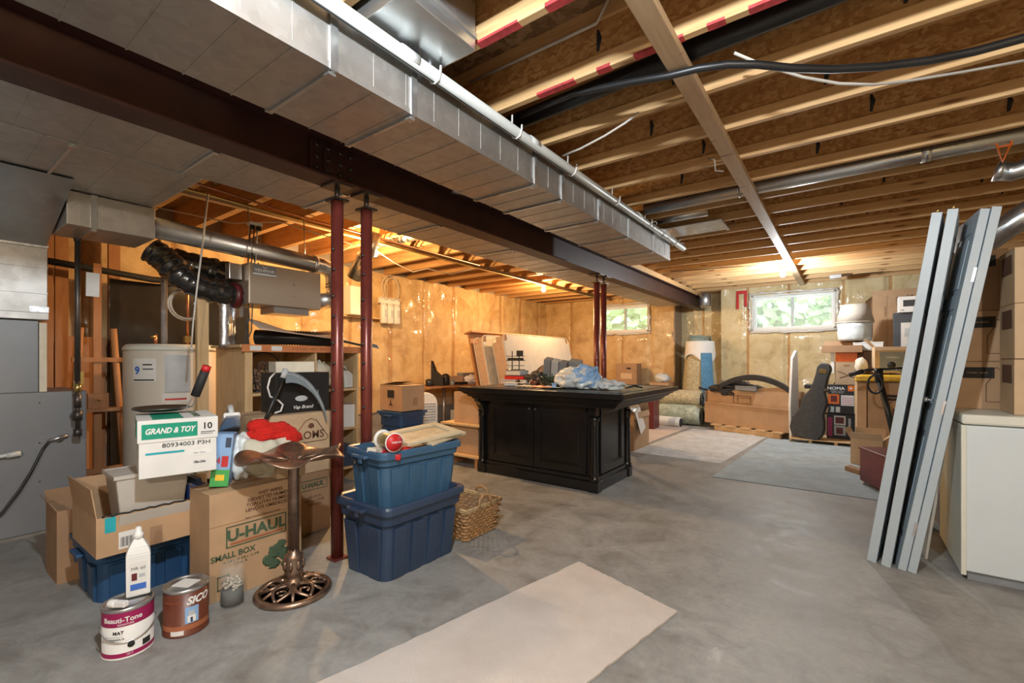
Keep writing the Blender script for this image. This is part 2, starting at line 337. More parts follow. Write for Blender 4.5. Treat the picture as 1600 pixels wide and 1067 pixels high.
def insulated(name, axis, p0, a0, a1, z0, z1, studs, mat, sgn, holes=(), seams=(1.22,), back=None):
    """batts bulging between studs under a wrinkled film; axis 'x' = wall plane x=p0 running along y"""
    L = a1-a0; nx = int(L/.045); nz = int((z1-z0)/.05)
    def dep(a, z):
        d = .05
        for s in studs: d -= .045*math.exp(-((a-s)/.028)**2)
        for q in seams: d -= .012*math.exp(-((z-q)/.02)**2)
        v = Vector((a*1.6, z*1.6, p0)); d += .022*noise.noise(v*1.3) + .010*noise.noise(v*4)
        # film gathered at the top plate and pulled towards the corners
        top = max(0, (z-(z1-.35))/.35); d += top*.03*noise.noise(Vector((a*9, z*2, 3)))
        for h in holes:
            dx = max(h[0]-a, a-h[1], 0); dz = max(h[2]-z, z-h[3], 0); r = math.hypot(dx, dz)
            if r < .18: d = d*(r/.18) + .01
        return d
    def fn(u, v):
        a = a0+u*L; z = z0+v*(z1-z0)
        for h in holes:      # snap to the opening
            for e in (h[0], h[1]):
                if abs(a-e) < .024: a = e
            for e in (h[2], h[3]):
                if abs(z-e) < .026: z = e
        d = dep(a, z)*sgn
        return (p0+d, a, z) if axis == 'x' else (a, p0+d, z)
    def skip(u, v):
        a = a0+u*L; z = z0+v*(z1-z0)
        return any(h[0] < a < h[1] and h[2] < z < h[3] for h in holes)
    m = MB(); m.grid(nx, nz, fn, skip)
    for f in m.bm.faces:
        c = f.calc_center_median(); a = c.y if axis == 'x' else c.x
        if any(abs(a-s) < .024 for s in studs): f.material_index = 1
    for u0, u1, v0, v1 in back or ():
        if axis == 'x': m.box(p0-.12*sgn, p0-.02*sgn, u0, u1, v0, v1)
        else: m.box(u0, u1, p0-.12*sgn, p0-.02*sgn, v0, v1)
    return struct(name, m, [mat, 'studf'])
W1 = (-4.60, -3.46, 1.82, 2.42); W2 = (-1.44, -.13, 1.76, 2.42)
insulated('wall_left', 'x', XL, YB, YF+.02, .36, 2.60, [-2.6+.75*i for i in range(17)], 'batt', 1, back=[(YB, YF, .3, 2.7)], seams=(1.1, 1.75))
m = MB(); m.box(XL-.14, XL+.03, YB, 10.4, 0, .37); m.box(XL, -2.9, 9.77, 9.95, 0, .3); m.box(-2.9, -1.98, 10.3, 10.45, 0, .4); m.box(-1.98, XR, 9.77, 9.95, 0, .3)
m.box(XL-.14, XL+.02, YB, 10.4, 2.58, ZS); struct('baseboard_concrete', m, 'concw')
st1 = [-5.35, -4.66, -4.05, -3.40]; bk = lambda h, a0, a1: [(a0, h[0], 0, 2.7), (h[1], a1, 0, 2.7), (h[0], h[1], 0, h[2]), (h[0], h[1], h[3], 2.7)]
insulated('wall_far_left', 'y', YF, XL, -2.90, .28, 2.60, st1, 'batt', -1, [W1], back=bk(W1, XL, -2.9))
insulated('wall_far_right', 'y', YF, -1.98, XR, .28, 2.60, [-1.52, -.85, -.03, .6, 1.2, 1.8, 2.4], 'batt_white_lit', -1, [W2], back=bk(W2, -1.98, XR))
insulated('wall_alcove', 'y', 10.3, -2.92, -1.96, .36, 2.60, [-2.45], 'batt_white_lit', -1, back=[(-2.92, -1.96, 0, 2.7)])
m = MB(); m.box(-2.96, -2.88, 9.76, 10.35, 0, 2.6); m.box(-1.98, -1.93, 9.76, 10.35, 0, 2.6); struct('wall_alcove_side', m, wood('grey_plywood', (.26, .20, .14), (.36, .28, .20), (14, 14, 2)))
insulated('wall_right', 'x', XR, YB, YF+.02, .0, 2.60, [-2.6+.61*i for i in range(20)], 'batt_white_lit', -1, back=[(YB, YF, 0, 2.7)])
m = MB(); m.box(XL-.1, XR+.1, YB-.1, YB, 0, 2.9); struct('wall_back', m, 'concw')
m = MB(); m.box(XL-.1, XR+.1, 9.82, 10.5, 2.58, ZS); struct('trim_rim_joist', m, 'lumber')
m = MB(); m.box(XR-.05, XR+.1, YB, 9.9, 2.54, 2.885); struct('trim_side_plate', m, 'lumber')

def window(n, h):
    x0, x1, z0, z1 = h; y = YF+.13; f = .045
    m = MB()
    for a in ((x0, x0+.02), (x1-.02, x1)): m.box(a[0], a[1], YF-.03, y+.05, z0, z1)
    m.box(x0, x1, YF-.03, y+.05, z0-.02, z0+.02); m.box(x0, x1, YF-.03, y+.05, z1-.02, z1)
    root = struct('window_%d' % n, m, 'whitec')
    m = MB(); m.box(x0+.02, x0+.02+f, y-.03, y+.03, z0+.02, z1-.02); m.box(x1-.02-f, x1-.02, y-.03, y+.03, z0+.02, z1-.02)
    m.box(x0+.065, x1-.065, y-.03, y+.03, z0+.02, z0+.02+f); m.box(x0+.065, x1-.065, y-.03, y+.03, z1-.02-f, z1-.02)
    obj('window_frame', m, 'white', root, bev=.004)
    xm = (x0+x1)/2
    m = MB(); m.box(xm-.022, xm+.022, y-.035, y+.02, z0+.06, z1-.06); obj('meeting_rail', m, 'lgrey', root, bev=.003)
    m = MB(); m.box(x0+.06, xm-.02, y-.004, y+.0, z0+.06, z1-.06); obj('window_pane', m, 'glass', root)
    m = MB(); m.box(xm+.02, x1-.06, y+.006, y+.010, z0+.06, z1-.06); obj('window_pane', m, 'glass', root)
    # film and tape gathered round the opening
    m = MB(); random.seed(n)
    for a, b in (((x0-.05, z0-.04), (x1+.05, z0-.04)), ((x0-.05, z1+.03), (x1+.05, z1+.03)), ((x0-.03, z0), (x0-.03, z1)), ((x1+.03, z0), (x1+.03, z1))):
        P = [(a[0]+(b[0]-a[0])*i/14+random.uniform(-.012, .012), YF-.055+random.uniform(-.015, .01), a[1]+(b[1]-a[1])*i/14+random.uniform(-.014, .014)) for i in range(15)]
        m.tube(P, [random.uniform(.012, .03) for _ in P], 7)
    obj('gathered_film', m, plain('milky_poly_film', (.66, .64, .60), .22, 0, .1, 14, .4, coat=.6), root)
window(1, W1); window(2, W2)
# outside: ground bank and shrubs seen through the two windows
m = MB(); m.box(-14, 10, 10.7, 30, 1.3, 1.5); struct('ground_outside', m, 'leaf')
random.seed(3); m = MB()
for _ in range(8500):
    c = Vector((random.uniform(-12, 7), random.uniform(13.2, 16.5), random.uniform(1.5, 4.6))); s = random.uniform(.10, .30)
    a = Vector((random.uniform(-1, 1), random.uniform(-1, 1), random.uniform(-1, 1))).normalized()*s; b = a.orthogonal()*.8
    m.poly([c-a, c+b*.6, c+a, c-b*.6])
o = obj('hedge_foliage', m, plain('sunlit_leaves', (.56, .70, .44), .7, 0, .28, .7)); o['kind'] = 'stuff'
o['label'] = 'sunlit green leaves of bushes outside the basement windows'; o['category'] = 'foliage'

# ============================================================ JOISTS
GJ = 'engineered joists over the open side of the basement'
def joist_r(y, red=False):
    x0, x1 = -2.47, XR
    if red: lab = ('near joist with red paint dashes, the one crossing beside the metal riser' if y < 1.8 else 'joist with red paint dashes, second from the metal riser')
    else: lab = 'unpainted engineered wood joist with strand board web'
    t = thing('engineered_joist', lab, 'joist', (0, y-.019, ZJ), 0, None if red else GJ)
    m = MB(); m.box(x0, x1, -.019, .019, 0, .078); obj('flange', m, 'lumber', t, bev=.003)
    m = MB(); m.box(x0, x1, -.0225, .0225, ZS-ZJ-.064, ZS-ZJ-.0005); obj('flange', m, 'lumber', t)
    m = MB(); m.box(x0, x1, -.005, .005, .05, ZS-ZJ-.05); obj('web', m, 'osb', t)
    if red:
        random.seed(int(y*10)); x = -1.3
        while x < .9:
            l = random.choice((.07, .22, .35, .5)); m = MB(); m.box(x, x+l, -.0197, .0197, -.0007, random.uniform(.010, .016)); x += l+random.uniform(.05, .16); obj('paint_mark', m, 'redpaint', t)
    for q in ((-1.15, .015), (-.2, -.02), (.75, .01)):
        xx = q[0]+(y*7.7 % .5); m = MB(); m.tube([(xx, -.0065, .10), (xx+.008, -.0065, .16), (xx, -.0065, .20)], [.007, .013, .006], 6); obj('glue_stain', m, 'blackm', t)
ks = list(range(-8, 15))
for k in ks: joist_r(2.52+.482*k, k in (-2, -1))
joist_r(9.74)
GL = 'amber joists over the furnace side of the basement'
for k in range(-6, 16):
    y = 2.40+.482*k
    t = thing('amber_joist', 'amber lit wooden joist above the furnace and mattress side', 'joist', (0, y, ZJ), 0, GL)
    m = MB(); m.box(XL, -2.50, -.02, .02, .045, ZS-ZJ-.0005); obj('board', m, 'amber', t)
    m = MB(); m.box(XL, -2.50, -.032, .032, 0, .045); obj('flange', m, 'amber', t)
m = MB(); b2 = MB()
for k in range(-2, 8):
    y = 2.40+.482*k
    for xx in (-3.62,):
        for sg in (0, 1):
            z = (ZJ+.03, ZS-.03) if sg else (ZS-.03, ZJ+.03); yy = (y+.035, y+.447)
            t = thing('cross_bridging', 'diagonal wooden brace between two amber joists', 'brace', (xx+.05*sg, 0, 0), 0, 'diagonal bracing between amber joists')
            q = MB(); q.tube([(0, yy[0], z[0]), (0, yy[1], z[1])], .026, 4); obj('brace', q, 'amber', t)
tag(obj('nailing_strap', MB().box(-.665, -.575, -1.0, 9.66, ZJ-.041, ZJ-.0005), 'lumber2', bev=.003), 'long knotty board nailed across the undersides of the joists', 'board')
tag(obj('nailing_strap', MB().box(-4.36, -4.30, 1.2, 9.7, ZJ-.04, ZJ-.0005), 'lumber2'), 'amber strip of wood nailed under joists beside the two warm bulbs', 'board')

# ============================================================ STEEL BEAM AND POSTS
t = thing('steel_beam', 'dark red steel I-beam running the length of the basement ceiling', 'beam', (-2.48, 0, 2.25))
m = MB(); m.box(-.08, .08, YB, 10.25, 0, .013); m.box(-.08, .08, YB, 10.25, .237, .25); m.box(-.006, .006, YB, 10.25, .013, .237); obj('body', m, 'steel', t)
m = MB(); m.box(-.075, .075, YB, 10.25, .25, .33); obj('sill_plate', m, 'lumber', t, 'pale wooden plate on top of the beam')
m = MB(); m.box(.006, .02, 1.42, 1.72, .03, .22); m.box(.02, .03, 1.50, 1.56, .05, .2); obj('splice_plate', m, 'steel', t)
m = MB()
for yy in (1.46, 1.53, 1.61, 1.68):
    for zz in (.06, .12, .19): m.cyl((.018, yy, zz), (.034, yy, zz), .012, 6)
obj('bolt', m, 'iron', t)
m = MB(); m.tube([(.05, 2.55, .24), (.085, 2.62, .252), (.10, 2.80, .257), (.07, 2.9, .25)], [.02, .03, .03, .015], 8); obj('loose_duct_strip', m, 'galv', t)
def post(y, zt, lab, near):
    t = thing('steel_post', lab, 'post', (-2.48, y, 0))
    m = MB(); m.cyl((0, 0, .012), (0, 0, zt-.03), .036, 28); obj('shaft', m, 'post', t)
    m = MB(); m.cbox((0, 0, .006), (.09, .09, .012)); obj('base_plate', m, 'post', t)
    m = MB(); m.cyl((0, 0, zt-.03), (0, 0, 2.238), .016, 12); m.cbox((0, 0, zt-.03), (.11, .09, .012)); m.cbox((0, 0, 2.244), (.15, .13, .011)); obj('screw_jack', m, 'iron', t)
    m = MB()
    for z in (1.02, 1.30, 1.58, 1.86) if near else (.9, 1.2, 1.5): m.cyl((.020, -.045, z), (.012, -.028, z), .009, 10); m.cyl((-.03, .045, z-.12), (.03, -.045, z-.12), .008, 8)
    obj('adjusting_pin', m, 'iron', t)
post(1.607, 2.19, 'red steel support post beside the blue totes, the nearest of all', True)
post(1.815, 2.19, 'red steel support post directly behind the nearest post and blue totes', True)
post(5.18, 2.19, 'red steel post behind the black island, nearer one of its pair', False)
post(5.38, 2.19, 'red steel post behind the black island, farther one of its pair', False)

# ============================================================ DUCTS
def duct(name, lab, x0, x1, y0, y1, z0, z1, beads, cleats, mat='galv', seamz=True):
    t = thing(name, lab, 'duct', ((x0+x1)/2, y0, z0)); h = (x1-x0)/2; L = y1-y0; H = z1-z0
    m = MB(); m.box(-h, h, 0, L, 0, H); obj('body', m, mat, t, bev=.004)
    m = MB(); y = beads*.5
    while y < L:
        m.box(-h-.002, h+.002, y-.003, y+.003, -.002, H); y += beads
    if seamz: m.box(h, h+.004, 0, L, -.003, .022)
    obj('bead', m, mat, t)
    for y in cleats:
        m = MB(); m.box(h, h+.010, y-y0-.016, y-y0+.016, -.006, H); m.box(-h, h, y-y0-.007, y-y0+.007, -.010, 0); m.box(-h-.008, -h, y-y0-.016, y-y0+.016, -.006, H)
        m.cbox((h-.02, y-y0, -.014), (.03, .03, .01)); obj('drive_cleat', m, 'galv2', t)
    return t
duct('supply_duct', 'long shiny galvanised duct beside the white pipe, right of the beam', -2.02, -1.54, -.6, 5.03, 2.28, 2.52, .168, (.98, 1.37, 2.35, 2.68, 3.25, 3.85, 4.5))
duct('return_duct', 'long flat galvanised duct running left of the steel beam', -3.10, -2.60, -.6, 9.3, 2.28, 2.50, .21, (1.0, 1.75, 2.6, 3.6, 4.8, 6.4), seamz=False)
t = duct('wide_duct', 'wide dull duct reaching from the beam over to the furnace', -4.6, -3.115, -.6, 1.12, 2.28, 2.50, .3, (.55,), seamz=False)
duct('trunk_duct', 'short spangled duct box that the long round pipe leaves from', -4.42, -3.97, .67, 1.13, 2.06, 2.275, .12, (.80,), seamz=False)
t = thing('duct_riser', 'galvanised metal riser box going up between joists beside the white pipe', 'duct', (-1.66, 1.3, 2.525))
m = MB(); m.box(-.34, .38, -.20, .19, 0, .355); obj('body', m, 'galv2', t, bev=.004)
m = MB(); m.box(.378, .392, -.205, -.19, 0, .355); m.box(.38, .388, -.2, .19, .05, .07); obj('seam', m, 'galv', t)
t = thing('joist_pan', 'flat shiny metal pan closing one joist bay beyond the duct end', 'duct', (-1.27, 4.99, 2.565))
m = MB(); m.box(-.31, .29, -.20, .20, .0, .008); obj('pan', m, 'galv2', t)
m = MB(); m.box(.27, .30, -.21, .21, -.01, .004); obj('end_cleat', m, 'galv', t)
m = MB(); m.box(-.34, -.31, -.2, .2, -.03, .01); obj('boot', m, 'galv', t)
def pipe(name, lab, cat, pts, r, mat, n=16, bands=(), group=None, bmat='galv2'):
    m = MB(); m.tube(pts, r, n); o = tag(obj(name, m, mat), lab, cat, group)
    if bands:
        m = MB()
        for a, b, rr in bands: m.cyl(a, b, rr, n)
        obj('coupling', m, bmat, o)
    return o
pipe('joist_bay_duct', 'long round silver duct lying between two joists across the ceiling', 'duct', [(-1.5, 4.165, 2.61), (1.62, 4.165, 2.61)], .062, 'galv2', 20, [((.42, 4.165, 2.61), (.47, 4.165, 2.61), .066), ((-.72, 4.165, 2.61), (-.70, 4.165, 2.61), .065)])
pipe('joist_bay_duct', 'short round duct stub in the bay beside the flat metal pan', 'duct', [(-1.6, 4.64, 2.63), (-1.06, 4.64, 2.63)], .05, 'galv2')
# elbows at the far right of the photograph
def elbow(lab, P, r, bands):
    t = thing('round_duct', lab, 'duct', (0, 0, 0)); m = MB(); m.tube(P, r, 20); obj('body', m, 'galv2', t)
    m = MB()
    for a, b in bands: m.cyl(a, b, r+.006, 20)
    obj('coupling', m, 'foil', t); return t
elbow('silver duct elbow hanging from the joists above the bifold doors', [(.82, 4.40, 2.47), (.90, 4.40, 2.445), (.96, 4.39, 2.455), (1.0, 4.38, 2.50), (1.01, 4.37, 2.56)], .060, [((.82, 4.40, 2.47), (.85, 4.40, 2.461))])
elbow('silver sloping duct behind the tops of the bifold doors', [(.70, 4.75, 1.96), (1.05, 4.72, 2.24), (1.7, 4.66, 2.50)], .085, [((1.02, 4.72, 2.20), (1.06, 4.718, 2.23))])
t = thing('pipe_hanger', 'orange metal hanger bracket under joists beside the silver duct elbow', 'bracket', (.80, 4.13, 2.54))
m = MB(); m.tube([(-.03, 0, .04), (0, 0, -.10), (.05, 0, .05)], .007, 6); m.tube([(-.02, 0, 0), (.045, 0, .0)], .006, 6); obj('strap', m, 'orange', t)
# white vacuum pipe along the duct
t = thing('vacuum_pipe', 'long white plastic pipe strapped along the top edge of the duct', 'pipe', (-1.485, 0, 2.475))
m = MB(); m.cyl((0, -.5, 0), (0, 5.35, -.01), .029, 20); obj('pipe', m, 'pvc', t)
m = MB(); m.tube([(.0, -.5+i*.45, -.034 if i % 2 else -.031) for i in range(14)], .0035, 6); obj('low_voltage_wire', m, 'blackm', t)
for y in (1.45, 2.08, 2.72, 3.45, 4.2):
    m = MB(); m.tube([(-.03, y, .105), (-.034, y, 0), (-.024, y, -.026), (0, y, -.035), (.024, y, -.026), (.034, y, 0), (.036, y, .03)], .0055, 6); obj('pipe_strap', m, 'white', t)
for y in (1.25, 2.2, 3.9, 4.9): obj('coupling', MB().cyl((0, y, 0), (0, y+.09, 0), .0315, 20), 'pvc', t)
m = MB(); random.seed(5); m.tube([(.02+random.uniform(-.05, .05), 4.2+i*.055, -.02+random.uniform(-.06, .05)) for i in range(20)], .004, 5); obj('coiled_wire', m, 'tubew', t)
# black pipes and cables among the joists
t = thing('drain_pipe', 'thick black plastic drain pipe hung between two joists', 'pipe', (0, 2.27, 2.68))
m = MB(); m.tube([(-1.75, 0, -.03), (-.6, 0, .0), (1.9, 0, .05)], .048, 20); obj('pipe', m, 'black', t)
m = MB(); m.tube([(.16, -.01, .20), (.15, -.05, .02), (.17, -.03, -.05)], .006, 6); obj('chain_hanger', m, 'tin', t)
pipe('water_line', 'black water pipe that sags across the joists toward the ceiling edge', 'pipe', [(-1.5, 2.14, 2.60), (-1.15, 2.13, 2.60), (-.85, 2.13, 2.55), (-.66, 2.14, 2.518), (-.537, 2.16, 2.515), (-.42, 2.19, 2.505), (-.313, 2.24, 2.49), (-.18, 2.34, 2.475), (-.045, 2.436, 2.47), (.12, 2.54, 2.472), (.288, 2.628, 2.48), (.44, 2.68, 2.488), (.586, 2.71, 2.50), (1.0, 2.8, 2.55)], .017, 'black', 12)
pipe('electrical_cable', 'white electrical cable hanging in a loose curve under the joists', 'cable', [(-.40, 2.24, 2.575), (-.307, 2.36, 2.55), (-.16, 2.51, 2.515), (-.024, 2.64, 2.50), (.11, 2.74, 2.495), (.243, 2.81, 2.50), (.44, 2.89, 2.51), (.64, 2.96, 2.52), (1.1, 3.1, 2.56)], .0065, 'tubew', 8)
pipe('electrical_cable', 'short white cable drooping from a joist beside the white pipe', 'cable', [(-1.449, 2.54, 2.50), (-1.3, 2.49, 2.485), (-1.125, 2.457, 2.50), (-1.0, 2.455, 2.535), (-.925, 2.465, 2.573)], .006, 'tubew', 8)
pipe('electrical_cable', 'white cable stapled along the web of the second red-dashed joist', 'cable', [(-1.75, 1.985, 2.80), (-.95, 1.985, 2.795), (-.88, 1.96, 2.86)], .008, 'tubew', 8)
pipe('electrical_cable', 'small curl of white wire below the strap where two joists cross', 'cable', [(-.75, 3.3, 2.57), (-.70, 3.25, 2.53), (-.72, 3.36, 2.50), (-.68, 3.42, 2.51)], .005, 'tubew', 8)

# ============================================================ FURNACE CORNER
t = thing('furnace', 'grey sheet metal furnace standing below the wide duct', 'furnace', (-4.9, .2, 0))
m = MB(); m.box(-.36, .36, -.75, .675, 0, .972); obj('cabinet', m, 'furn', t, bev=.006)
m = MB(); m.box(-.36, .33, -.75, .43, .972, 1.475); obj('coil_cabinet', m, 'furn', t, bev=.005)
m = MB(); m.box(.30, .335, .432, .47, .975, 1.46); obj('edge_insulation', m, 'cream', t)
m = MB(); m.box(-.36, .365, -.75, .47, 1.485, 1.985); m.box(-.36, .370, -.75, .475, 1.478, 1.53); obj('plenum', m, 'galv', t, bev=.004)
for z in (1.66, 1.84): obj('bead', MB().box(.365, .372, -.75, .47, z, z+.007), 'galv', t)
m = MB(); m.prism([(.365, -.75, 1.985), (1.20, -.75, 2.27), (-.36, -.75, 2.27), (-.36, -.75, 1.985)], (0, 1.21, 0)); obj('transition', m, 'galv2', t)
m = MB(); m.box(.355, .39, -.75, .47, 1.98, 2.0); m.box(.36, .372, .38, .475, 1.53, 1.57); obj('foil_tape', m, 'foil', t)
m = MB()
for y, z in ((.43, .90), (.43, .62), (.43, .35), (-.2, .90)): m.cyl((.359, y, z), (.364, y, z), .005, 8)
m.cyl((.36, .60, .94), (.364, .60, .94), .004, 6); obj('screw', m, 'iron', t)
m = MB(); m.tube([(.40, -.75, .49), (.40, .28, .565), (.40, .33, .567)], .014, 12); m.cyl((.40, .27, .563), (.40, .335, .568), .019, 12); obj('condensate_pipe', m, 'pvc', t)
m = MB(); m.cyl((.36, .525, .64), (.39, .525, .64), .022, 14); m.cyl((.38, .47, .63), (.38, .57, .655), .013, 10); obj('cable_connector', m, 'tin', t)
m = MB(); m.tube([(.38, .48, .635), (.40, .44, .58), (.41, .38, .43), (.42, .33, .33), (.43, .25, .20), (.45, .1, .10), (.44, -.2, .03)], .008, 8); obj('power_cord', m, 'black', t)
t = thing('gas_pipe', 'black iron gas pipe dropping to the furnace with a paper tag', 'pipe', (-4.40, .80, 0))
m = MB(); m.cyl((0, 0, 1.05), (0, 0, 2.13), .017, 14); m.cyl((0, 0, .66), (0, 0, 1.05), .013, 14); m.cyl((-.14, 0, .80), (.0, 0, .80), .016, 12); obj('pipe', m, 'iron', t)
m = MB()
for z, h, r in ((.66, .05, .024), (.77, .07, .027), (.86, .10, .021), (2.12, .06, .026), (2.04, .03, .022)): m.cyl((0, 0, z), (0, 0, z+h), r, 14)
m.cyl((0, 0, .80), (-.10, 0, .80), .024, 12); obj('fitting', m, 'iron', t)
m = MB(); m.cyl((0, 0, .97), (0, 0, 1.03), .022, 8); m.cbox((.02, .02, 1.07), (.008, .018, .09)); obj('valve', m, 'brass', t)
m = MB(); m.cyl((0, 0, 2.15), (-.02, .35, 2.15), .019, 14); m.cyl((-.005, .1, 2.15), (-.01, .16, 2.15), .03, 12); m.cyl((-.015, .28, 2.15), (-.02, .34, 2.15), .026, 12); obj('branch_pipe', m, 'iron', t)
obj('tag', MB().cbox((.03, .075, 1.74), (.002, .075, .17), (0, .05, .1)), 'whitec', t, 'white paper inspection tag')
obj('tag_wire', MB().tube([(.02, 0, 1.9), (.03, .05, 1.86), (.03, .07, 1.82)], .002, 5), 'black', t)
# copper and gas lines running toward the back under the joists
pipe('gas_line', 'yellow-brown gas line under the joists from the gas pipe to the bulbs', 'pipe', [(-4.05, 1.3, 2.50), (-4.25, 2.4, 2.54), (-4.30, 4.5, 2.53), (-4.30, 8.8, 2.53)], .014, 'brass', 10)
pipe('copper_line', 'thin copper water line beside the gas line below the amber joists', 'pipe', [(-3.9, 1.2, 2.52), (-4.16, 2.4, 2.55), (-4.22, 5.0, 2.55)], .009, 'copper', 8)
pipe('electrical_cable', 'loose white cable looping from the first warm bulb to the joists', 'cable', [(-4.42, 3.3, 2.5), (-4.5, 3.7, 2.40), (-4.5, 4.0, 2.33), (-4.45, 4.2, 2.40), (-4.4, 4.6, 2.38), (-4.35, 5.0, 2.52)], .006, 'tubew', 6)
pipe('electrical_cable', 'white cable sagging between amber joists above the air exchanger', 'cable', [(-4.9, 1.4, 2.54), (-4.6, 1.9, 2.47), (-4.3, 2.2, 2.50), (-4.2, 2.9, 2.42), (-4.6, 3.0, 2.40)], .006, 'tubew', 6)
# round exhaust pipe with elbow down to the air exchanger
t = thing('round_duct', 'long round pipe running from the trunk duct box over the air exchanger', 'duct', (0, 0, 0))
m = MB(); m.tube([(-4.07, 1.14, 2.165), (-4.06, 2.46, 2.10), (-4.06, 2.54, 2.08), (-4.06, 2.59, 2.02), (-4.06, 2.60, 1.86), (-4.06, 2.56, 1.78), (-4.08, 2.42, 1.76)], .077, 20); obj('pipe', m, 'galv2', t)
m = MB()
for a in (1.75, 1.79): m.cyl((-4.065, a, 2.135), (-4.065, a+.008, 2.135), .080, 20)
m.cyl((-4.06, 2.36, 2.105), (-4.06, 2.40, 2.103), .082, 20); m.cyl((-4.06, 2.60, 1.90), (-4.06, 2.60, 1.94), .083, 20); obj('band', m, 'galv', t)
t = thing('air_exchanger', 'beige metal air exchanger box hung under the round pipe', 'ventilator', (-4.14, 2.08, 1.665))
m = MB(); m.box(-.19, .17, -.32, .32, 0, .34); obj('cabinet', m, plain('warm_lit_enamel', (.40, .315, .235), .42, .3, .04, 3), t, bev=.006)  # enamel base colour warmed to carry the warm bulb light
m = MB(); m.box(.17, .176, -.315, .315, .004, .336); obj('door', m, plain('warm_lit_enamel', (.40, .315, .235), .42, .3, .04, 3), t, bev=.003)
patch('nameplate', -.29, -.10, .24, .325, 'right', .177, 'grey', t); patch('nameplate_stripe', -.29, -.10, .247, .259, 'right', .1785, 'white', t)
text('VENMAR', .034, (.1795, -.195, .285), 'right', 'white', t, wide=1.25, bold=.0006)
m = MB(); m.tube([(.18, -.175, .318), (.18, -.195, .306)], .004, 4); m.tube([(.18, -.215, .318), (.18, -.195, .306)], .004, 4); obj('leaf_emblem', m, 'white', t)
m = MB(); m.cyl((.176, .06, .20), (.178, .06, .20), .006, 8); m.cyl((.176, .06, .10), (.178, .06, .10), .004, 8); obj('screw', m, 'iron', t)
m = MB(); m.box(-.16, -.02, -.31, -.28, -.10, 0); m.box(-.1, .14, -.1, .22, -.06, -.002); obj('drain_tray', m, 'tin', t)
for y in (-.25, .25): obj('hanging_chain', MB().tube([(0, y, .34), (0, y, .42), (0, y+.01, .55), (0, y, .86)], .005, 5), 'tin', t)
t = thing('flexible_duct', 'black foil-wrapped flexible duct curving left behind the air exchanger', 'duct', (0, 0, 0))
def wrink(P, r, n, sd):
    random.seed(sd); Q = []; V = [Vector(p) for p in P]
    for i in range(n+1):
        u = i/n*(len(V)-1); k = min(int(u), len(V)-2); f = u-k; f = f
        a, b, c, d = V[max(k-1, 0)], V[k], V[k+1], V[min(k+2, len(V)-1)]
        Q.append(.5*((2*b)+(c-a)*f+(2*a-5*b+4*c-d)*f*f+(3*b-a-3*c+d)*f**3))
    return Q, [r*random.uniform(.84, 1.08) for _ in Q]
Q, rr = wrink([(-4.33, 1.20, 2.05), (-4.28, 1.28, 1.98), (-4.16, 1.36, 1.84), (-4.12, 1.50, 1.76), (-4.16, 1.74, 1.74)], .10, 46, 1)
m = MB(); m.tube(Q, rr, 18); obj('duct', m, 'flex', t)
m = MB(); m.cyl((-4.155, 1.70, 1.74), (-4.16, 1.755, 1.74), .105, 18); obj('collar', m, 'maroon', t, 'dark red collar')
Q, rr = wrink([(-4.55, 1.35, 2.02), (-4.45, 1.55, 1.98), (-4.36, 1.72, 1.93), (-4.28, 1.745, 1.93)], .12, 30, 2)
m = MB(); m.tube(Q, rr, 18); tag(obj('flexible_duct', m, 'flex'), 'fat black wrinkled duct bulging just left of the air exchanger top', 'duct')
# outlet with cords
t = thing('ceiling_outlet', 'outlet box below the joists with several cords plugged in', 'outlet', (-4.02, 1.83, 2.34))
m = MB(); m.cbox((0, 0, 0), (.07, .10, .022)); obj('box', m, 'white', t, bev=.003)
m = MB(); m.cbox((0, -.02, -.028), (.03, .03, .04)); m.cbox((0, .03, -.028), (.03, .03, .04)); obj('plug', m, 'black', t)
for i, P in enumerate(([(0, -.03, 0), (.01, -.05, -.2), (.0, -.06, -.5), (-.03, -.03, -.78), (.02, -.09, -1.0), (.01, -.02, -1.35)], [(0, .03, 0), (0, .0, -.25), (.02, -.02, -.55), (.03, -.04, -.9), (.03, -.12, -1.1), (.03, -.10, -1.45)], [(0, .0, 0), (.02, -.03, -.3), (-.02, -.08, -.62), (.02, -.05, -1.05), (.05, -.01, -1.4)])):
    m = MB(); m.tube(P, .005, 6); obj('cord', m, 'black', t)
m = MB(); m.tube([(.0, .02, -.05), (.02, .0, -.3), (.03, -.05, -.42), (.03, -.04, -.50), (.03, .01, -.52), (.03, .04, -.46), (.02, .02, -.32)], .006, 6); obj('cord', m, 'tubew', t, 'pale looped cord')
tag(obj('control_box', MB().cbox((-4.1, 1.70, 1.93), (.08, .10, .13)), 'tin', bev=.004), 'small metal control box left of the air exchanger', 'box')
# hanging rope
m = MB(); P = [(-3.72, 1.37, 2.40), (-3.74, 1.34, 2.0), (-3.75, 1.31, 1.7), (-3.76, 1.29, 1.45), (-3.76, 1.28, 1.28)]; m.tube(P, .006, 7)
for z, x, y in ((1.95, -3.742, 1.335), (1.6, -3.755, 1.30), (1.28, -3.76, 1.28)): m.blob((x, y, z), (.010, .010, .014), .1, 1)
tag(obj('hanging_rope', m, 'tubew'), 'thin pale rope hanging down in front of the water heater', 'rope')
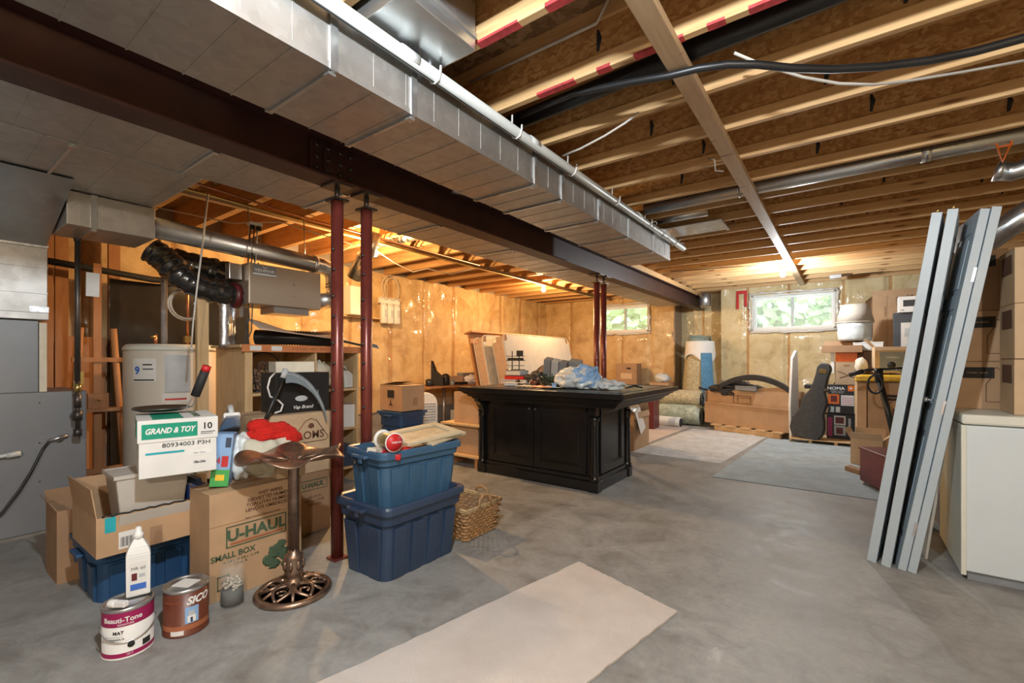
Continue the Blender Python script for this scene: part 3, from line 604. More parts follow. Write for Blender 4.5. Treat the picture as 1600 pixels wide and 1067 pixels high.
# water heater
t = thing('water_heater', 'white electric water heater tank with an energy label reading 9', 'water heater', (-4.83, 1.50, 0))
m = MB(); m.lathe([(.33, 0), (.34, .02), (.34, 1.27), (.332, 1.285)], 40); obj('tank', m, plain('heater_enamel', (.62, .56, .48), .38, 0, .03, 3), t)
m = MB(); m.lathe([(.345, 1.275), (.345, 1.30), (.32, 1.33), (0, 1.335)], 40); obj('lid', m, 'enam2', t)
def curved(name, a0, a1, z0, z1, r, mat, lab=None, bev=0, th=.003):
    m = MB(); n = 8; P = []
    for i in range(n):
        b0 = a0+(a1-a0)*i/n; b1 = a0+(a1-a0)*(i+1)/n
        q = [(math.cos(b)*rr_, math.sin(b)*rr_) for b in (b0, b1) for rr_ in (r, r+th)]
        m.prism([(q[0][0], q[0][1], z0), (q[2][0], q[2][1], z0), (q[3][0], q[3][1], z0), (q[1][0], q[1][1], z0)], (0, 0, z1-z0))
    bmesh.ops.remove_doubles(m.bm, verts=m.bm.verts[:], dist=.0002)
    return obj(name, m, mat, t, lab)
curved('energy_label', -1.15, -.62, 1.02, 1.21, 0.341, 'whitec', 'white energy label')
curved('access_panel', -.45, .05, .93, 1.24, 0.341, 'lgrey', 'grey access panel', th=.012)
curved('warning_sticker', -.50, .04, .85, .92, 0.341, 'paper'); curved('sticker_text', -.45, -.02, .865, .88, .3425, 'red')
text('9', .085, (0.341*math.cos(-1.04)+.004, 0.341*math.sin(-1.04)-.003, 1.11), (PI/2, 0, -1.04+PI/2), 'blue', t, bold=.003)
curved('label_print', -.9, -.7, 1.155, 1.165, .345, 'ink'); curved('label_print', -.9, -.68, 1.12, 1.128, .345, 'ink'); curved('label_print', -1.12, -.66, 1.03, 1.04, .345, 'ink')
m = MB(); m.cyl((-.02, -.12, 1.33), (-.02, -.12, 1.42), .014, 12); m.cyl((-.08, .14, 1.33), (-.08, .14, 2.10), .012, 12); obj('copper_pipe', m, 'copper', t)
m = MB(); m.cyl((-.14, -.02, 1.33), (-.14, -.02, 2.1), .025, 16); obj('vent_pipe', m, plain('grey_pvc', (.30, .29, .30), .4), t)
m = MB(); m.cbox((-.08, .14, 1.39), (.05, .05, .06)); m.cyl((-.05, -.14, 1.40), (.02, -.14, 1.40), .012, 10); obj('valve', m, 'brass', t)
m = MB()
for k, (dy, r_) in enumerate(((0, .13), (.01, .125), (-.01, .118))): m.tube([(-4.45+.02*k, 1.48+dy+r_*math.cos(a*PI/12), 1.66+r_*1.0*math.sin(a*PI/12)) for a in range(24)], .006, 6, close=True)
tag(obj('tubing_coil', m, 'tubew'), 'coil of clear tubing hung on a pipe above the water heater', 'tubing')
m = MB(); m.box(-5.9, -5.86, 1.3, 2.6, .1, 2.0)
tag(obj('smoked_sheet', m, plain('smoked_panel', (.03, .028, .026), .12, 0, .2, 3)), 'large dark glossy sheet standing behind the water heater', 'panel')
pipe('black_hose', 'dark hose running sideways across the insulation above the easel', 'hose', [(-5.75, .6, 2.10), (-5.72, 1.1, 2.06), (-5.72, 1.6, 2.02), (-5.75, 2.0, 2.04), (-5.8, 2.3, 2.2)], .03, 'blackm', 10)
tag(obj('wooden_board', MB().box(-5.95, -5.91, .98, 1.28, .0, 1.42), 'cherry'), 'reddish brown board leaning behind the easel', 'board')
# easel
t = thing('easel', 'wooden artist easel standing between the furnace and the water heater', 'easel', (-5.35, 1.10, 0), R(90))
m = MB(); m.cbox((0, 0, 1.05), (.055, .03, 2.0)); obj('mast', m, 'cherry', t)
for s_ in (-1, 1): obj('leg', MB().tube([(s_*.06, 0, 1.50) if 0 else (s_*.11, 0, 1.48), (s_*.20, .0, .0)], .03, 4), 'cherry', t)
m = MB(); m.cbox((0, -.02, 1.20), (.34, .02, .04)); m.cbox((0, -.02, .22), (.42, .03, .05)); obj('crossbar', m, 'cherry', t)
m = MB(); m.cbox((.0, -.05, .76), (.50, .10, .03)); m.cbox((0, -.03, .84), (.14, .04, .13)); m.cyl((0, -.07, .85), (0, -.04, .85), .012, 8); obj('canvas_tray', m, 'cherry', t)
m = MB(); m.cbox((0, -.02, .48), (.05, .02, .50)); obj('ratchet_bar', m, 'cherry', t)
for y in (.52, .62, 1.0): tag(obj('wall_stud', MB().box(-5.95, -5.90, y+.3, y+.39, 0, 2.58), 'cherry'), 'bare upright wall stud between the furnace and the easel, %s' % {.52: 'nearest the furnace', .62: 'next to the furnace-side stud', 1.0: 'behind the easel mast'}[y], 'stud')

# ============================================================ WORKSHOP SHELF BEHIND THE BOXES
SX = -3.90; t = thing('shelf_unit', 'plywood shelf unit with an orange printed edge on top', 'shelf', (SX, 1.76, 0), R(90))
# local: x to the right along the wall (world +y), -y toward the room (world +x)
m = MB(); m.box(-.06, 0, 0, .55, 0, 1.30); obj('side_panel', m, 'ply', t, bev=.002)
m = MB(); m.box(.54, .56, 0, .55, 0, 1.30); obj('side_panel', m, 'ply', t)
m = MB(); m.box(.98, 1.0, 0, .55, 0, 1.30); obj('side_panel', m, 'ply', t)
for z in (1.30, .90, .52, .14): obj('shelf_board', MB().box(-.10 if z == 1.3 else 0, 1.02, -.01 if z == 1.3 else .01, .55, z, z+.022), 'ply', t)
m = MB(); m.box(-.09, 1.02, -.02, -.011, 1.265, 1.325); obj('printed_edge', m, plain('orange_lumber_wrap', (.62, .22, .08), .5), t, 'orange printed edge strip')
text('GOLD EDGE   TABLE   FINISH', .026, (.48, -.022, 1.295), 'front', 'inkrust', t)
for i, x in enumerate((.0, .17)): patch('print_square', x-.03, x+.06, 1.275, 1.315, 'front', -.0205, 'whitec', t); 
m = MB(); m.box(0, 1.0, .54, .55, .1, 1.30); obj('back_panel', m, 'ply', t)
def onshelf(lx, ly): a = rot2(lx, ly, R(90)); return (SX+a[0], 1.76+a[1])
p = onshelf(.18, .2); t = thing('iron_scroll', 'black wrought iron arched scroll ornament on the plywood shelf', 'ornament', (p[0], p[1], .923), R(80))
m = MB(); P = [(-.14, 0, 0)]+[(-.14*math.cos(a*PI/14), 0, .20+.14*math.sin(a*PI/14)) for a in range(15)]+[(.14, 0, 0)]; m.tube(P, .006, 6); m.tube([(-.14, 0, .005), (.14, 0, .005)], .006, 6); obj('frame', m, 'black', t)
for cx, cz, s_ in ((-.06, .10, 1), (.06, .10, -1), (0, .22, 1), (-.05, .04, -1), (.06, .20, 1)):
    m = MB(); m.tube([(cx+s_*(.012+.003*a)*math.cos(a*.7), 0, cz+(.012+.003*a)*math.sin(a*.7)) for a in range(16)], .004, 5); obj('scroll', m, 'black', t)
p = onshelf(.27, .42); tag(obj('cardboard_sheet', MB().cbox((p[0], p[1], 1.08), (.01, .34, .31)), 'carton3'), 'brown cardboard sheet standing inside the plywood shelf', 'cardboard')
def bagb(lx, ly, z, r, lab, mat='bag', sd=1, amp=.45):
    p = onshelf(lx, ly); m = MB(); m.blob((p[0], p[1], z+r[2]*.92), (r[1], r[0], r[2]), amp, 4, sd, 2.6); return tag(obj('plastic_bag', m, mat), lab, 'bag')
bagb(.70, .18, .93, (.11, .12, .13), 'crumpled pale plastic bag on the shelf just left of the nearest post', 'cream', 2)
p = onshelf(.905, .10); t = thing('white_jug', 'white plastic jug on the plywood shelf between the two nearest posts', 'jug', (p[0], p[1], .925), R(90))
m = MB(); m.box(-.07, .07, -.05, .05, 0, .13); m.frustum(.13, .17, (.07, .05), (.03, .03)); obj('body', m, 'white', t, bev=.008)
obj('handle', MB().tube([(-.05, 0, .14), (-.06, 0, .19), (.0, 0, .21), (.03, 0, .18)], .009, 6), 'white', t)
p = onshelf(.80, .04)
for k in range(4): m = MB(); a = k*1.4; m.lathe([(.022, 0), (.026, .02), (.022, .11), (.010, .14), (.010, .17)], 12, (p[0]+.03*math.cos(a), p[1]+.035*math.sin(a), .923)); tag(obj('green_bottle', m, 'pansy'), 'small green bottle in the cluster on the shelf beside the near post', 'bottle', 'green bottles on the plywood shelf')
p = onshelf(.70, .12); carton('storage_box', 'small pale box on the middle shelf behind the posts', 'box', p, .544, R(84), .20, .2, .17, 'whitec')
p = onshelf(.90, .08); carton('storage_box', 'white printed carton on the middle shelf between the posts', 'box', p, .544, R(70), .16, .14, .22, 'whitec'); 
p = onshelf(.68, .14); carton('storage_box', 'flat wooden tray box on the lowest shelf near the posts', 'box', p, .164, R(92), .22, .25, .12, 'carton2')
p = onshelf(.88, .12); carton('storage_box', 'dark blue box on the lowest shelf behind the second post', 'box', p, .164, R(86), .18, .2, .2, 'navy', tape=None)
# on top of the shelf
Q, rr = wrink([(-4.25, 1.95, 1.40), (-4.1, 2.1, 1.40), (-4.0, 2.3, 1.395), (-4.0, 2.62, 1.39)], .065, 60, 4); rr = [.062 if i % 2 else .070 for i in range(len(rr))]
m = MB(); m.tube(Q, rr, 16); tag(obj('corrugated_hose', m, 'black'), 'black corrugated hose lying on top of the plywood shelf', 'hose')
m = MB(); m.grid(10, 6, lambda u, v: (-4.10+.24*v+.06*u, 1.80+.78*u, 1.52-.07*u+.03*math.cos(u*6)*(1-v)-.07*v)); tag(obj('kraft_paper', m, plain('pinkish_kraft', (.66, .50, .37), .7), solid=.003), 'sheet of brown paper draped over the black corrugated hose', 'paper')
t = thing('hand_saw', 'small tool with blue-grey blade poking past the near post on the shelf', 'tool', (-3.93, 2.72, 1.36), R(70))
m = MB(); m.cbox((0, 0, 0), (.20, .03, .02), (0, .2, 0)); obj('handle', m, 'black', t); m = MB(); m.prism([(.08, 0, 0), (.26, 0, -.05), (.24, 0, -.01), (.08, 0, .03)], (0, .004, 0)); obj('blade', m, 'blade', t)
m = MB(); m.grid(8, 14, lambda u, v: (-4.12+.03*math.sin(u*5)+.012*noise.noise(Vector((u*5, v*9, 0))), 1.60+.13*u, 1.30+.44*v)); tag(obj('foil_wrap', m, 'foil', solid=.012), 'upright piece of crinkled foil duct wrap left of the shelf top', 'foil')
tag(obj('shelf_bracket_board', MB().box(-4.15, -4.11, 1.44, 1.52, .3, 1.78), 'ply'), 'upright wooden board between the water heater and the shelf unit', 'board')
# wall shelf with boxes and the water filter beyond the posts
t = thing('wall_shelf', 'narrow wooden wall shelf behind the post pair', 'shelf', (-5.95, 4.3, 1.86), R(90)); obj('board', MB().box(-.4, .32, -.02, .12, -.02, 0), 'ply', t)
t = thing('white_cabinet', 'white appliance box standing on the wall shelf between the near posts', 'box', (-5.9, 4.12, 1.862), R(90))
m = MB(); m.box(-.14, .14, -.10, .10, 0, .42); obj('body', m, 'white', t, bev=.01); patch('label', .02, .10, .12, .26, 'front', -.101, 'lgrey', t)
t = thing('water_filter', 'white three-cartridge water filter on the insulated wall', 'water filter', (-5.95, 4.80, 1.80), R(90))
m = MB(); m.box(-.20, .20, -.02, .05, .30, .40); obj('manifold', m, 'white', t, bev=.01)
for x in (-.13, .0, .13):
    q = MB(); q.lathe([(.048, -.02), (.056, 0), (.056, .24), (.050, .30)], 16, (x, -.01, 0)); f = obj('cartridge', q, 'white', t); patch('label', x-.012, x+.012, .08, .20, 'front', -.067, 'lgrey', f)
m = MB()
for r_, x in ((.17, 0), (.14, .03)): m.tube([(x+r_*math.cos(a*PI/10), -.02, .55+r_*1.25*math.sin(a*PI/10)) for a in range(-3, 14)], .006, 6)
m.tube([(-.2+.03*i, -.03+.015*math.sin(i*2.1), .38+.02*math.sin(i*1.3)) for i in range(14)], .008, 6); obj('tubing', m, 'tubew', t)

# ============================================================ LEFT FOREGROUND HEAP
def tote(name, lab, c, z, rz, top, base, h, mat, group=None, lid=False, ribs=4, label=None):
    """ribbed tapered storage tub; top/base = (width, depth) at rim and foot"""
    t = thing(name, lab, 'storage tote', (c[0], c[1], z), rz, group); tw, td = top[0]/2, top[1]/2; bw, bd = base[0]/2, base[1]/2
    m = MB(); r = .05; n = 5
    def ring(hw, hd, zz, rr):
        P = []
        for cx, cy, a0 in ((hw-rr, hd-rr, 0), (-hw+rr, hd-rr, 90), (-hw+rr, -hd+rr, 180), (hw-rr, -hd+rr, 270)):
            for k in range(n+1): a = R(a0+90*k/n); P.append(m.bm.verts.new((cx+rr*math.cos(a), cy+rr*math.sin(a), zz)))
        return P
    def lerp(f): return (bw+(tw-.02-bw)*f, bd+(td-.02-bd)*f)
    zz = h*.72; A = lerp(.72)
    rs = [ring(bw, bd, 0, r), ring(A[0]-.008, A[1]-.008, zz, r), ring(A[0]+.006, A[1]+.006, zz+.012, r), ring(tw-.014, td-.014, h-.045, r), ring(tw, td, h-.042, r), ring(tw, td, h-.012, r), ring(tw-.006, td-.006, h, r), ring(tw-.03, td-.03, h-.004, r*.8), ring(bw-.012, bd-.012, .01, r*.8)]
    for X, Y in zip(rs, rs[1:]):
        for k in range(len(X)): f = m.bm.faces.new((X[k], X[(k+1) % len(X)], Y[(k+1) % len(X)], Y[k])); f.smooth = False
    m.bm.faces.new(rs[0][::-1]); m.bm.faces.new(rs[-1]); obj('tub', m, mat, t)
    for i in range(ribs):
        f = (i+.5)/ribs*2-1
        for sg in (-1, 1):
            m = MB(); m.prism([((f-.16)*bw*.9, sg*(bd-.01), .0), ((f+.16)*bw*.9, sg*(bd-.01), .0), ((f+.16)*A[0]*.9, sg*(A[1]-.006), zz-.01), ((f-.16)*A[0]*.9, sg*(A[1]-.006), zz-.01)], (0, sg*.016, 0)); obj('rib', m, mat, t, bev=.003)
    for i in range(2):
        f = (i+.5)-1
        for sg in (-1, 1):
            m = MB(); m.prism([(sg*(bw-.01), (f-.25)*bd, 0), (sg*(bw-.01), (f+.25)*bd, 0), (sg*(A[0]-.006), (f+.25)*A[1], zz-.01), (sg*(A[0]-.006), (f-.25)*A[1], zz-.01)], (sg*.016, 0, 0)); obj('rib', m, mat, t, bev=.003)
    for sg in (-1, 1):
        m = MB(); m.box(sg*tw-.03*(sg < 0)-.0, sg*tw+.03*(sg > 0), -.07, .07, h-.045, h-.028); m.box(sg*(tw+.022)-.004, sg*(tw+.022)+.004, -.03, .0, h-.075, h-.03); obj('handle', m, mat, t, bev=.004)
    if lid: m = MB(); m.box(-tw-.005, tw+.005, -td-.005, td+.005, h-.015, h+.012); m.box(-tw+.04, tw-.04, -td+.04, td-.04, h+.012, h+.02); obj('lid', m, lid, t, bev=.006)
    return t
W = R(90)
tote('storage_tote', 'big open navy blue tub on the floor beside the nearest post', (-2.168, 1.845), 0, W, (.625, .49), (.545, .36), .415, 'navy')
tote('storage_tote', 'lighter blue tub nested in the bigger navy tub, holding frames and ribbon', (-2.235, 1.93), .345, R(86), (.62, .40), (.53, .32), .335, 'bluetote')
tote('storage_tote', 'blue lidded tote on the floor under the long open carton', (-3.13, .86), 0, W, (.56, .43), (.50, .36), .262, 'tote3', lid='tote3')
tote('storage_tote', 'tall blue tote behind the posts carrying a closed carton', (-4.28, 3.64), 0, W, (.40, .42), (.36, .36), .585, 'tote3', lid='tote3')
# frames and ribbon in the upper tub
def frame(lab, loc, rot, w, h, m1='ply'):
    t = thing('picture_frame', lab, 'picture frame', loc, 0, None, rot)
    m = MB(); b = .055
    for q in ((-w/2, w/2, -h/2, -h/2+b), (-w/2, w/2, h/2-b, h/2), (-w/2, -w/2+b, -h/2+b, h/2-b), (w/2-b, w/2, -h/2+b, h/2-b)): m.box(q[0], q[1], q[2], q[3], 0, .022)
    obj('molding', m, wood('pale_frame', (.50, .41, .27), (.62, .53, .37), (8, 8, 8)), t, bev=.005)
    m = MB(); m.box(-w/2+b, w/2-b, -h/2+b, h/2-b, .004, .010); obj('panel', m, wood('burl_panel', (.38, .28, .16), (.60, .50, .34), (6, 6, 6)), t)
frame('pale wooden frame lying on top of the upper tub, above the other frame', (-2.20, 2.04, .715), (R(6), R(-4), R(82)), .42, .30)
frame('second pale wooden frame under the top one, sticking out of the upper tub', (-2.20, 2.12, .690), (R(3), R(-3), R(98)), .36, .30)
t = thing('ribbon_spool', 'gold ribbon spool with a red round end label lying in the tub', 'spool', (-2.12, 1.70, .735), 0, None, (0, R(90), R(-14)))
m = MB(); m.lathe([(.036, -.075), (.040, -.07), (.040, .07), (.036, .075)], 24); obj('ribbon', m, plain('gold_glitter', (.45, .34, .13), .35, .7, .3, 60, .4), t)
for z in (-.079, .076): obj('end_disc', MB().lathe([(.055, z), (.055, z+.004)], 24), 'whitec', t)
for z in (.0805, -.0805): obj('end_label', MB().lathe([(.049, z), (.049, z+.001)], 24), 'red', t)
text('RIBBON', .016, (0, .012, .0826), (0, 0, PI/2), 'white', t)
for i, (x, y, a, mm) in enumerate(((-2.09, 1.70, 40, 'red'), (-2.16, 1.73, 10, 'pink'), (-2.10, 1.80, 70, 'redfluff'), (-2.20, 1.68, 110, 'cream'))):
    m = MB(); m.cbox((x, y, .655+.006*i), (.11, .06, .03), (.1, .15, R(a))); tag(obj('gift_trimming', m, mm, bev=.004), ['small red packet beside the ribbon spool in the tub', 'pink striped packet in the tub behind the ribbon spool', 'bright red bow packet under the frames in the tub', 'cream packet at the corner of the upper tub'][i], 'packet')
m = MB(); m.cbox((-2.24, 1.93, .62), (.30, .50, .03), (0, 0, R(-4))); tag(obj('folded_cloth', m, 'beige', bev=.01), 'pale folded stuff filling the upper blue tub below the frames', 'cloth')
# wicker basket
t = thing('wicker_basket', 'rectangular brown wicker basket behind the navy tub', 'basket', (-2.165, 2.395, 0), W)
m = MB(); nx, hh = 26, .20
for lv in range(9):
    z = .012+lv*.0225; f = z/hh; hw, hd = .155+.025*f, .155+.03*f
    C4 = [(-hw, -hd), (hw, -hd), (hw, hd), (-hw, hd)]; P = []
    for e in range(4):
        a, b = C4[e], C4[(e+1) % 4]; nn = 14
        for k in range(nn):
            u = k/nn; off = .008*(1 if (k+lv) % 2 else -1); dx, dy = (b[0]-a[0]), (b[1]-a[1]); L = math.hypot(dx, dy)
            P.append((a[0]+dx*u+dy/L*off, a[1]+dy*u-dx/L*off, z))
    m.tube(P, .0085, 5, close=True)
obj('weave', m, 'wick', t)
m = MB(); m.box(-.15, .15, -.15, .15, .0, .012); obj('bottom', m, 'wick', t)
m = MB()
for o_ in (0, .012): m.tube([(-.185, -.188, .205+o_), (.185, -.188, .205+o_), (.185, .188, .205+o_), (-.185, .188, .205+o_)], .010, 6, close=True)
obj('rim', m, plain('pale_wicker', (.50, .36, .20), .7, 0, .3, 40, .3), t)
m = MB()
for yy in (-.19,): m.tube([(-.06, yy, .20), (-.055, yy, .26), (-.02, yy, .285), (.02, yy, .285), (.055, yy, .26), (.06, yy, .20)], .010, 6)
obj('handle', m, 'wick', t, loc=None); m = MB(); m.tube([(.195, -.06, .2), (.195, -.05, .25), (.195, 0, .27), (.195, .05, .25), (.195, .06, .2)], .010, 6); obj('handle', m, 'wick', t)

# bird bath
t = thing('bird_bath', 'antique bronze bird bath with leaf-shaped bowl and openwork round foot', 'bird bath', (-2.30, 1.24, 0))
m = MB(); m.lathe([(.150, .0), (.182, .0), (.185, .016), (.172, .028), (.150, .022), (.150, .0)], 48); obj('foot_ring', m, 'bronze', t)
m = MB()
for k in range(6):
    a = k*PI/3; c_, s_ = math.cos(a), math.sin(a)
    for q in (1, -1):
        P = []
        for i in range(13):
            b = i/12; rr_ = .045+.11*b; w_ = .042*math.sin(b*PI)*q
            P.append((rr_*c_-w_*s_, rr_*s_+w_*c_, .055-.03*b+.012*math.sin(b*PI)))
        m.tube(P, .0085, 6)
    P = [((.105+.022*math.cos(g))*c_-.022*math.sin(g)*s_, (.105+.022*math.cos(g))*s_+.022*math.sin(g)*c_, .045) for g in [i*.62 for i in range(9)]]; m.tube(P, .006, 6)
    a += PI/6; m.tube([(.05*math.cos(a), .05*math.sin(a), .06), (.10*math.cos(a), .10*math.sin(a), .045), (.155*math.cos(a), .155*math.sin(a), .024)], [.012, .010, .008], 6)
obj('scrollwork', m, 'bronze', t)
m = MB(); m.lathe([(.052, .03), (.055, .055), (.036, .075), (.034, .09), (.046, .105), (.041, .12), (.050, .16), (.044, .185), (.046, .195), (.030, .205), (.026, .23)], 24); obj('baluster', m, 'bronze', t)
m = MB()
for k in range(8):
    a = k*PI/4; m.blob((.045*math.cos(a), .045*math.sin(a), .15), (.012, .012, .032), .05, 1)
obj('leaf_ornament', m, 'bronze', t)
m = MB(); m.lathe([(.027, .22), (.026, .64), (.030, .65), (.045, .658), (.05, .668)], 24, fn=lambda a, r, z: (r+.002*math.cos(10*a), z)); obj('column', m, 'bronze', t)
m = MB()
def bf(u, v):
    a = u*2*PI; lob = abs(math.sin(a*2.5+.4)); R_ = .215+.050*lob; r = v*R_
    z = .680+.034*v**1.6+.021*max(0, v-.68)/.32*math.sin(5*a+.9)
    return (r*math.cos(a), r*math.sin(a), z)
m.grid(96, 16, bf); bmesh.ops.remove_doubles(m.bm, verts=m.bm.verts[:], dist=.0005); obj('bowl', m, 'bronze', t, solid=.008)
m = MB()
for k in range(10):
    a = k*PI/5; m.tube([(.03*math.cos(a), .03*math.sin(a), .687), (.11*math.cos(a), .11*math.sin(a), .697), (.18*math.cos(a), .18*math.sin(a), .708)], [.004, .003, .001], 5)
obj('leaf_vein', m, 'bronze', t)

# glass jar with stones
t = thing('glass_jar', 'open glass jar of grey gravel and pale pebbles beside the moving carton', 'jar', (-2.44, 1.005, 0))
m = MB(); m.lathe([(.050, 0), (.054, .006), (.054, .19), (.051, .20), (.050, .19), (.050, .010), (.0, .008)], 32); obj('glass', m, 'jar', t)
m = MB(); m.lathe([(.0485, .012), (.0485, .075), (0, .078)], 24); g_ = obj('gravel', m, 'gravel', t); g_['kind'] = 'stuff'
random.seed(2); m = MB()
for _ in range(70):
    a = random.uniform(0, 6.28); r_ = .042*math.sqrt(random.random()); m.blob((r_*math.cos(a), r_*math.sin(a), .08+random.uniform(0, .035)), (.008, .008, .006), .2, 1, _)
g_ = obj('pebbles', m, 'lights', t); g_['kind'] = 'stuff'

# paint cans
def paintcan(lab, x, y, body, rz):
    t = thing('paint_can', lab, 'paint can', (x, y, 0), rz)
    m = MB(); m.lathe([(.084, 0), (.087, .002), (.087, .006), (.084, .010), (.084, .190), (0, .190)], 40); obj('body', m, body, t)
    m = MB(); m.lathe([(.0845, .186), (.0875, .190), (.0875, .200), (.083, .2025), (.078, .200), (.076, .194), (.066, .193), (.063, .199), (0, .199)], 40); obj('lid', m, 'tin', t)
    return t
def band(t, name, a0, a1, z0, z1, mat, r=.0848):
    m = MB(); n = max(3, int(abs(a1-a0)/.12))
    for i in range(n):
        b0 = a0+(a1-a0)*i/n; b1 = a0+(a1-a0)*(i+1)/n
        q = [m.bm.verts.new((r*math.cos(b), r*math.sin(b), z)) for b, z in ((b0, z0), (b1, z0), (b1, z1), (b0, z1))]
        f = m.bm.faces.new(q); f.smooth = True
    return obj(name, m, mat, t)
def wraptext(s, size, t, a, z, mat, r=.0856, **k):
    """lettering bent round a can: one mesh, each vertex moved onto the cylinder"""
    o = text(s, size, (0, 0, 0), (0, 0, 0), mat, t, **k); w_ = k.get('wide', 1); o.scale = (1, 1, 1)
    for v in o.data.vertices:
        b = a+v.co.x*w_/r; rr_ = r+v.co.z; v.co = (rr_*math.cos(b), rr_*math.sin(b), z+v.co.y)
    return o
VA = math.atan2(-.594, 2.41)      # the side of the can turned to the room
t = paintcan('white and magenta paint can with a wire bail, standing nearest of all', -2.41, .594, 'whitec', 0)
band(t, 'colour_band', VA-1.9, VA+1.9, .132, .189, 'magenta', .0850); band(t, 'colour_band', VA-1.7, VA+1.7, .008, .026, 'magenta', .0850)
wraptext('Beauti-Tone', .027, t, VA-.25, .158, 'white', bold=.0006); wraptext('SIGNATURE', .010, t, VA-.10, .140, 'white')
wraptext('MAT', .018, t, VA-.38, .108, 'ink', bold=.0004); band(t, 'label_line', VA-.95, VA-.2, .092, .094, 'lgrey', .0852); wraptext('MAGNOLIA', .010, t, VA-.45, .083, 'ink'); wraptext('1017', .011, t, VA+.05, .018, 'white')
m = MB(); m.lathe([(.0, 0), (.012, 0), (.012, .001), (0, .001)], 16); o = obj('seal_mark', m, 'ink', t); o.rotation_euler = (PI/2, 0, VA+.1+PI/2); o.location = (.086*math.cos(VA+.1), .086*math.sin(VA+.1), .055)
band(t, 'barcode', VA+.55, VA+.95, .03, .055, 'ink', .0851)
m = MB(); m.tube([(.090*math.cos(VA+b), .090*math.sin(VA+b), .125-.055*math.sin((b+1.45)/2.9*PI)**.8) for b in [-1.45+i*.145 for i in range(21)]], .0022, 6); obj('wire_bail', m, 'tin', t)
t = paintcan('brown wood stain can lettered SICO, right of the magenta can', -2.385, .792, 'brownlab', 0)
VA2 = math.atan2(-.792, 2.385)
wraptext('SICO', .044, t, VA2+.55, .150, 'white', bold=.0016, shear=.3, wide=.95)
band(t, 'house_picture', VA2-.05, VA2+.55, .055, .125, 'sky', .0852); m = MB()
wraptext('▲', .05, t, VA2+.25, .095, 'whitec') if 0 else None
band(t, 'house_picture', VA2+.05, VA2+.42, .060, .088, 'white', .0856); band(t, 'house_picture', VA2+.1, VA2+.36, .088, .108, 'lgrey', .0856); band(t, 'house_picture', VA2+.18, VA2+.28, .060, .080, 'navy', .0859)
band(t, 'tone_band', VA2-1.6, VA2+1.6, .028, .050, 'inkrust', .0850); wraptext('WOOD STAIN', .012, t, VA2-.6, .15, 'inkrust'); band(t, 'white_label', VA2-.7, VA2-.1, .010, .030, 'whitec', .0853)
m = MB(); m.cbox((.0, .0, .200), (.085, .075, .001), (0, 0, .5)); obj('lid_label', m, 'paper', t, 'paper label on the lid')
t = thing('spray_bottle', 'white plastic bottle standing on the magenta paint can', 'bottle', (-2.44, .635, .202), R(75))
m = MB(); m.frustum(0, .004, (.036, .028), (.040, .032)); m.frustum(.004, .175, (.040, .032), (.041, .032)); m.frustum(.175, .20, (.041, .032), (.034, .027)); m.frustum(.20, .237, (.034, .027), (.016, .016)); obj('body', m, 'white', t, bev=.007)
m = MB(); m.lathe([(.018, .235), (.018, .258), (.013, .262), (.009, .285), (0, .286)], 20); obj('cap', m, 'white', t)
patch('label', -.03, .03, .03, .145, 'front', -.0322, 'whitec', t); patch('print', -.026, .026, .03, .055, 'front', -.0330, 'blue', t); patch('print', -.022, -.004, .07, .10, 'front', -.0330, 'maroon', t); patch('print', .002, .022, .08, .095, 'front', -.0330, 'lgrey', t); text('MR 60', .018, (0, -.0334, .118), 'front', 'ink', t)
t = thing('spray_nozzle', 'white trigger nozzle lying on the lid of the magenta paint can', 'nozzle', (-2.365, .545, .219), R(30))
m = MB(); m.cyl((-.03, 0, 0), (0, 0, 0), .016, 16); m.cbox((.02, 0, .002), (.05, .022, .022)); m.cbox((.0, 0, -.010), (.03, .012, .01)); obj('body', m, 'white', t, bev=.003)

# cartons
t = carton('moving_carton', 'brown moving carton lettered U-HAUL SMALL BOX behind the bird bath', 'box', (-2.635, 1.165), 0, W, .47, .25, .535, 'carton')
text('WET WIPES\nSERVIETTES HUMIDES\nTOALLITAS HUMEDAS\nLENÇOS UMEDECIDOS', .025, (.06, -.1265, .455), 'front', 'inkbr', t, bold=.0003, sp=1.0)
text('Made in Canada / Fabriqué au Canada', .012, (.02, -.1265, .378), 'front', 'inkbr', t)
m = MB()
for q in ((-.16, .145, .352, .357), (-.16, .145, .250, .255), (-.16, -.154, .255, .352), (.139, .145, .255, .352)): m.box(q[0], q[1], -.1268, -.1255, q[2], q[3])
obj('logo_frame', m, 'inkgr', t); text('U-HAUL', .078, (-.008, -.1265, .307), 'front', 'inkgr', t, bold=.0028, wide=1.05); patch('logo_bar', -.14, .125, .262, .272, 'front', -.1258, 'inkrust', t)
text('SMALL BOX', .040, (-.125, -.1265, .212), 'front', 'inkgr', t, bold=.001); text('16 3/8 x 12 5/8 x 12 5/8\n1.5 cu. ft.', .018, (-.09, -.1265, .172), 'front', 'inkgr', t)
m = MB()
for px, pz, s_ in ((.12, .16, .045), (.17, .13, .04), (.08, .12, .035), (.15, .19, .025), (.11, .09, .03), (.18, .08, .03)): m.blob((px-.03, -.1262, pz), (s_, .0012, s_*.8), .5, 3, int(px*100), 2)
obj('plant_print', m, 'inkgr', t)
m = MB(); m.box(-.20, -.145, -.1268, -.1255, .05, .055); m.box(-.20, -.145, -.1268, -.1255, .115, .12); m.box(-.20, -.195, -.1268, -.1255, .05, .12); m.box(-.15, -.145, -.1268, -.1255, .05, .12); obj('logo_frame', m, 'inkgr', t); text('✓\n100%' if 0 else '100%', .018, (-.172, -.1265, .085), 'front', 'inkgr', t)
m = MB(); m.box(-.235, .235, -.1262, -.1250, .372, .3735); obj('crease', m, 'carton3', t)
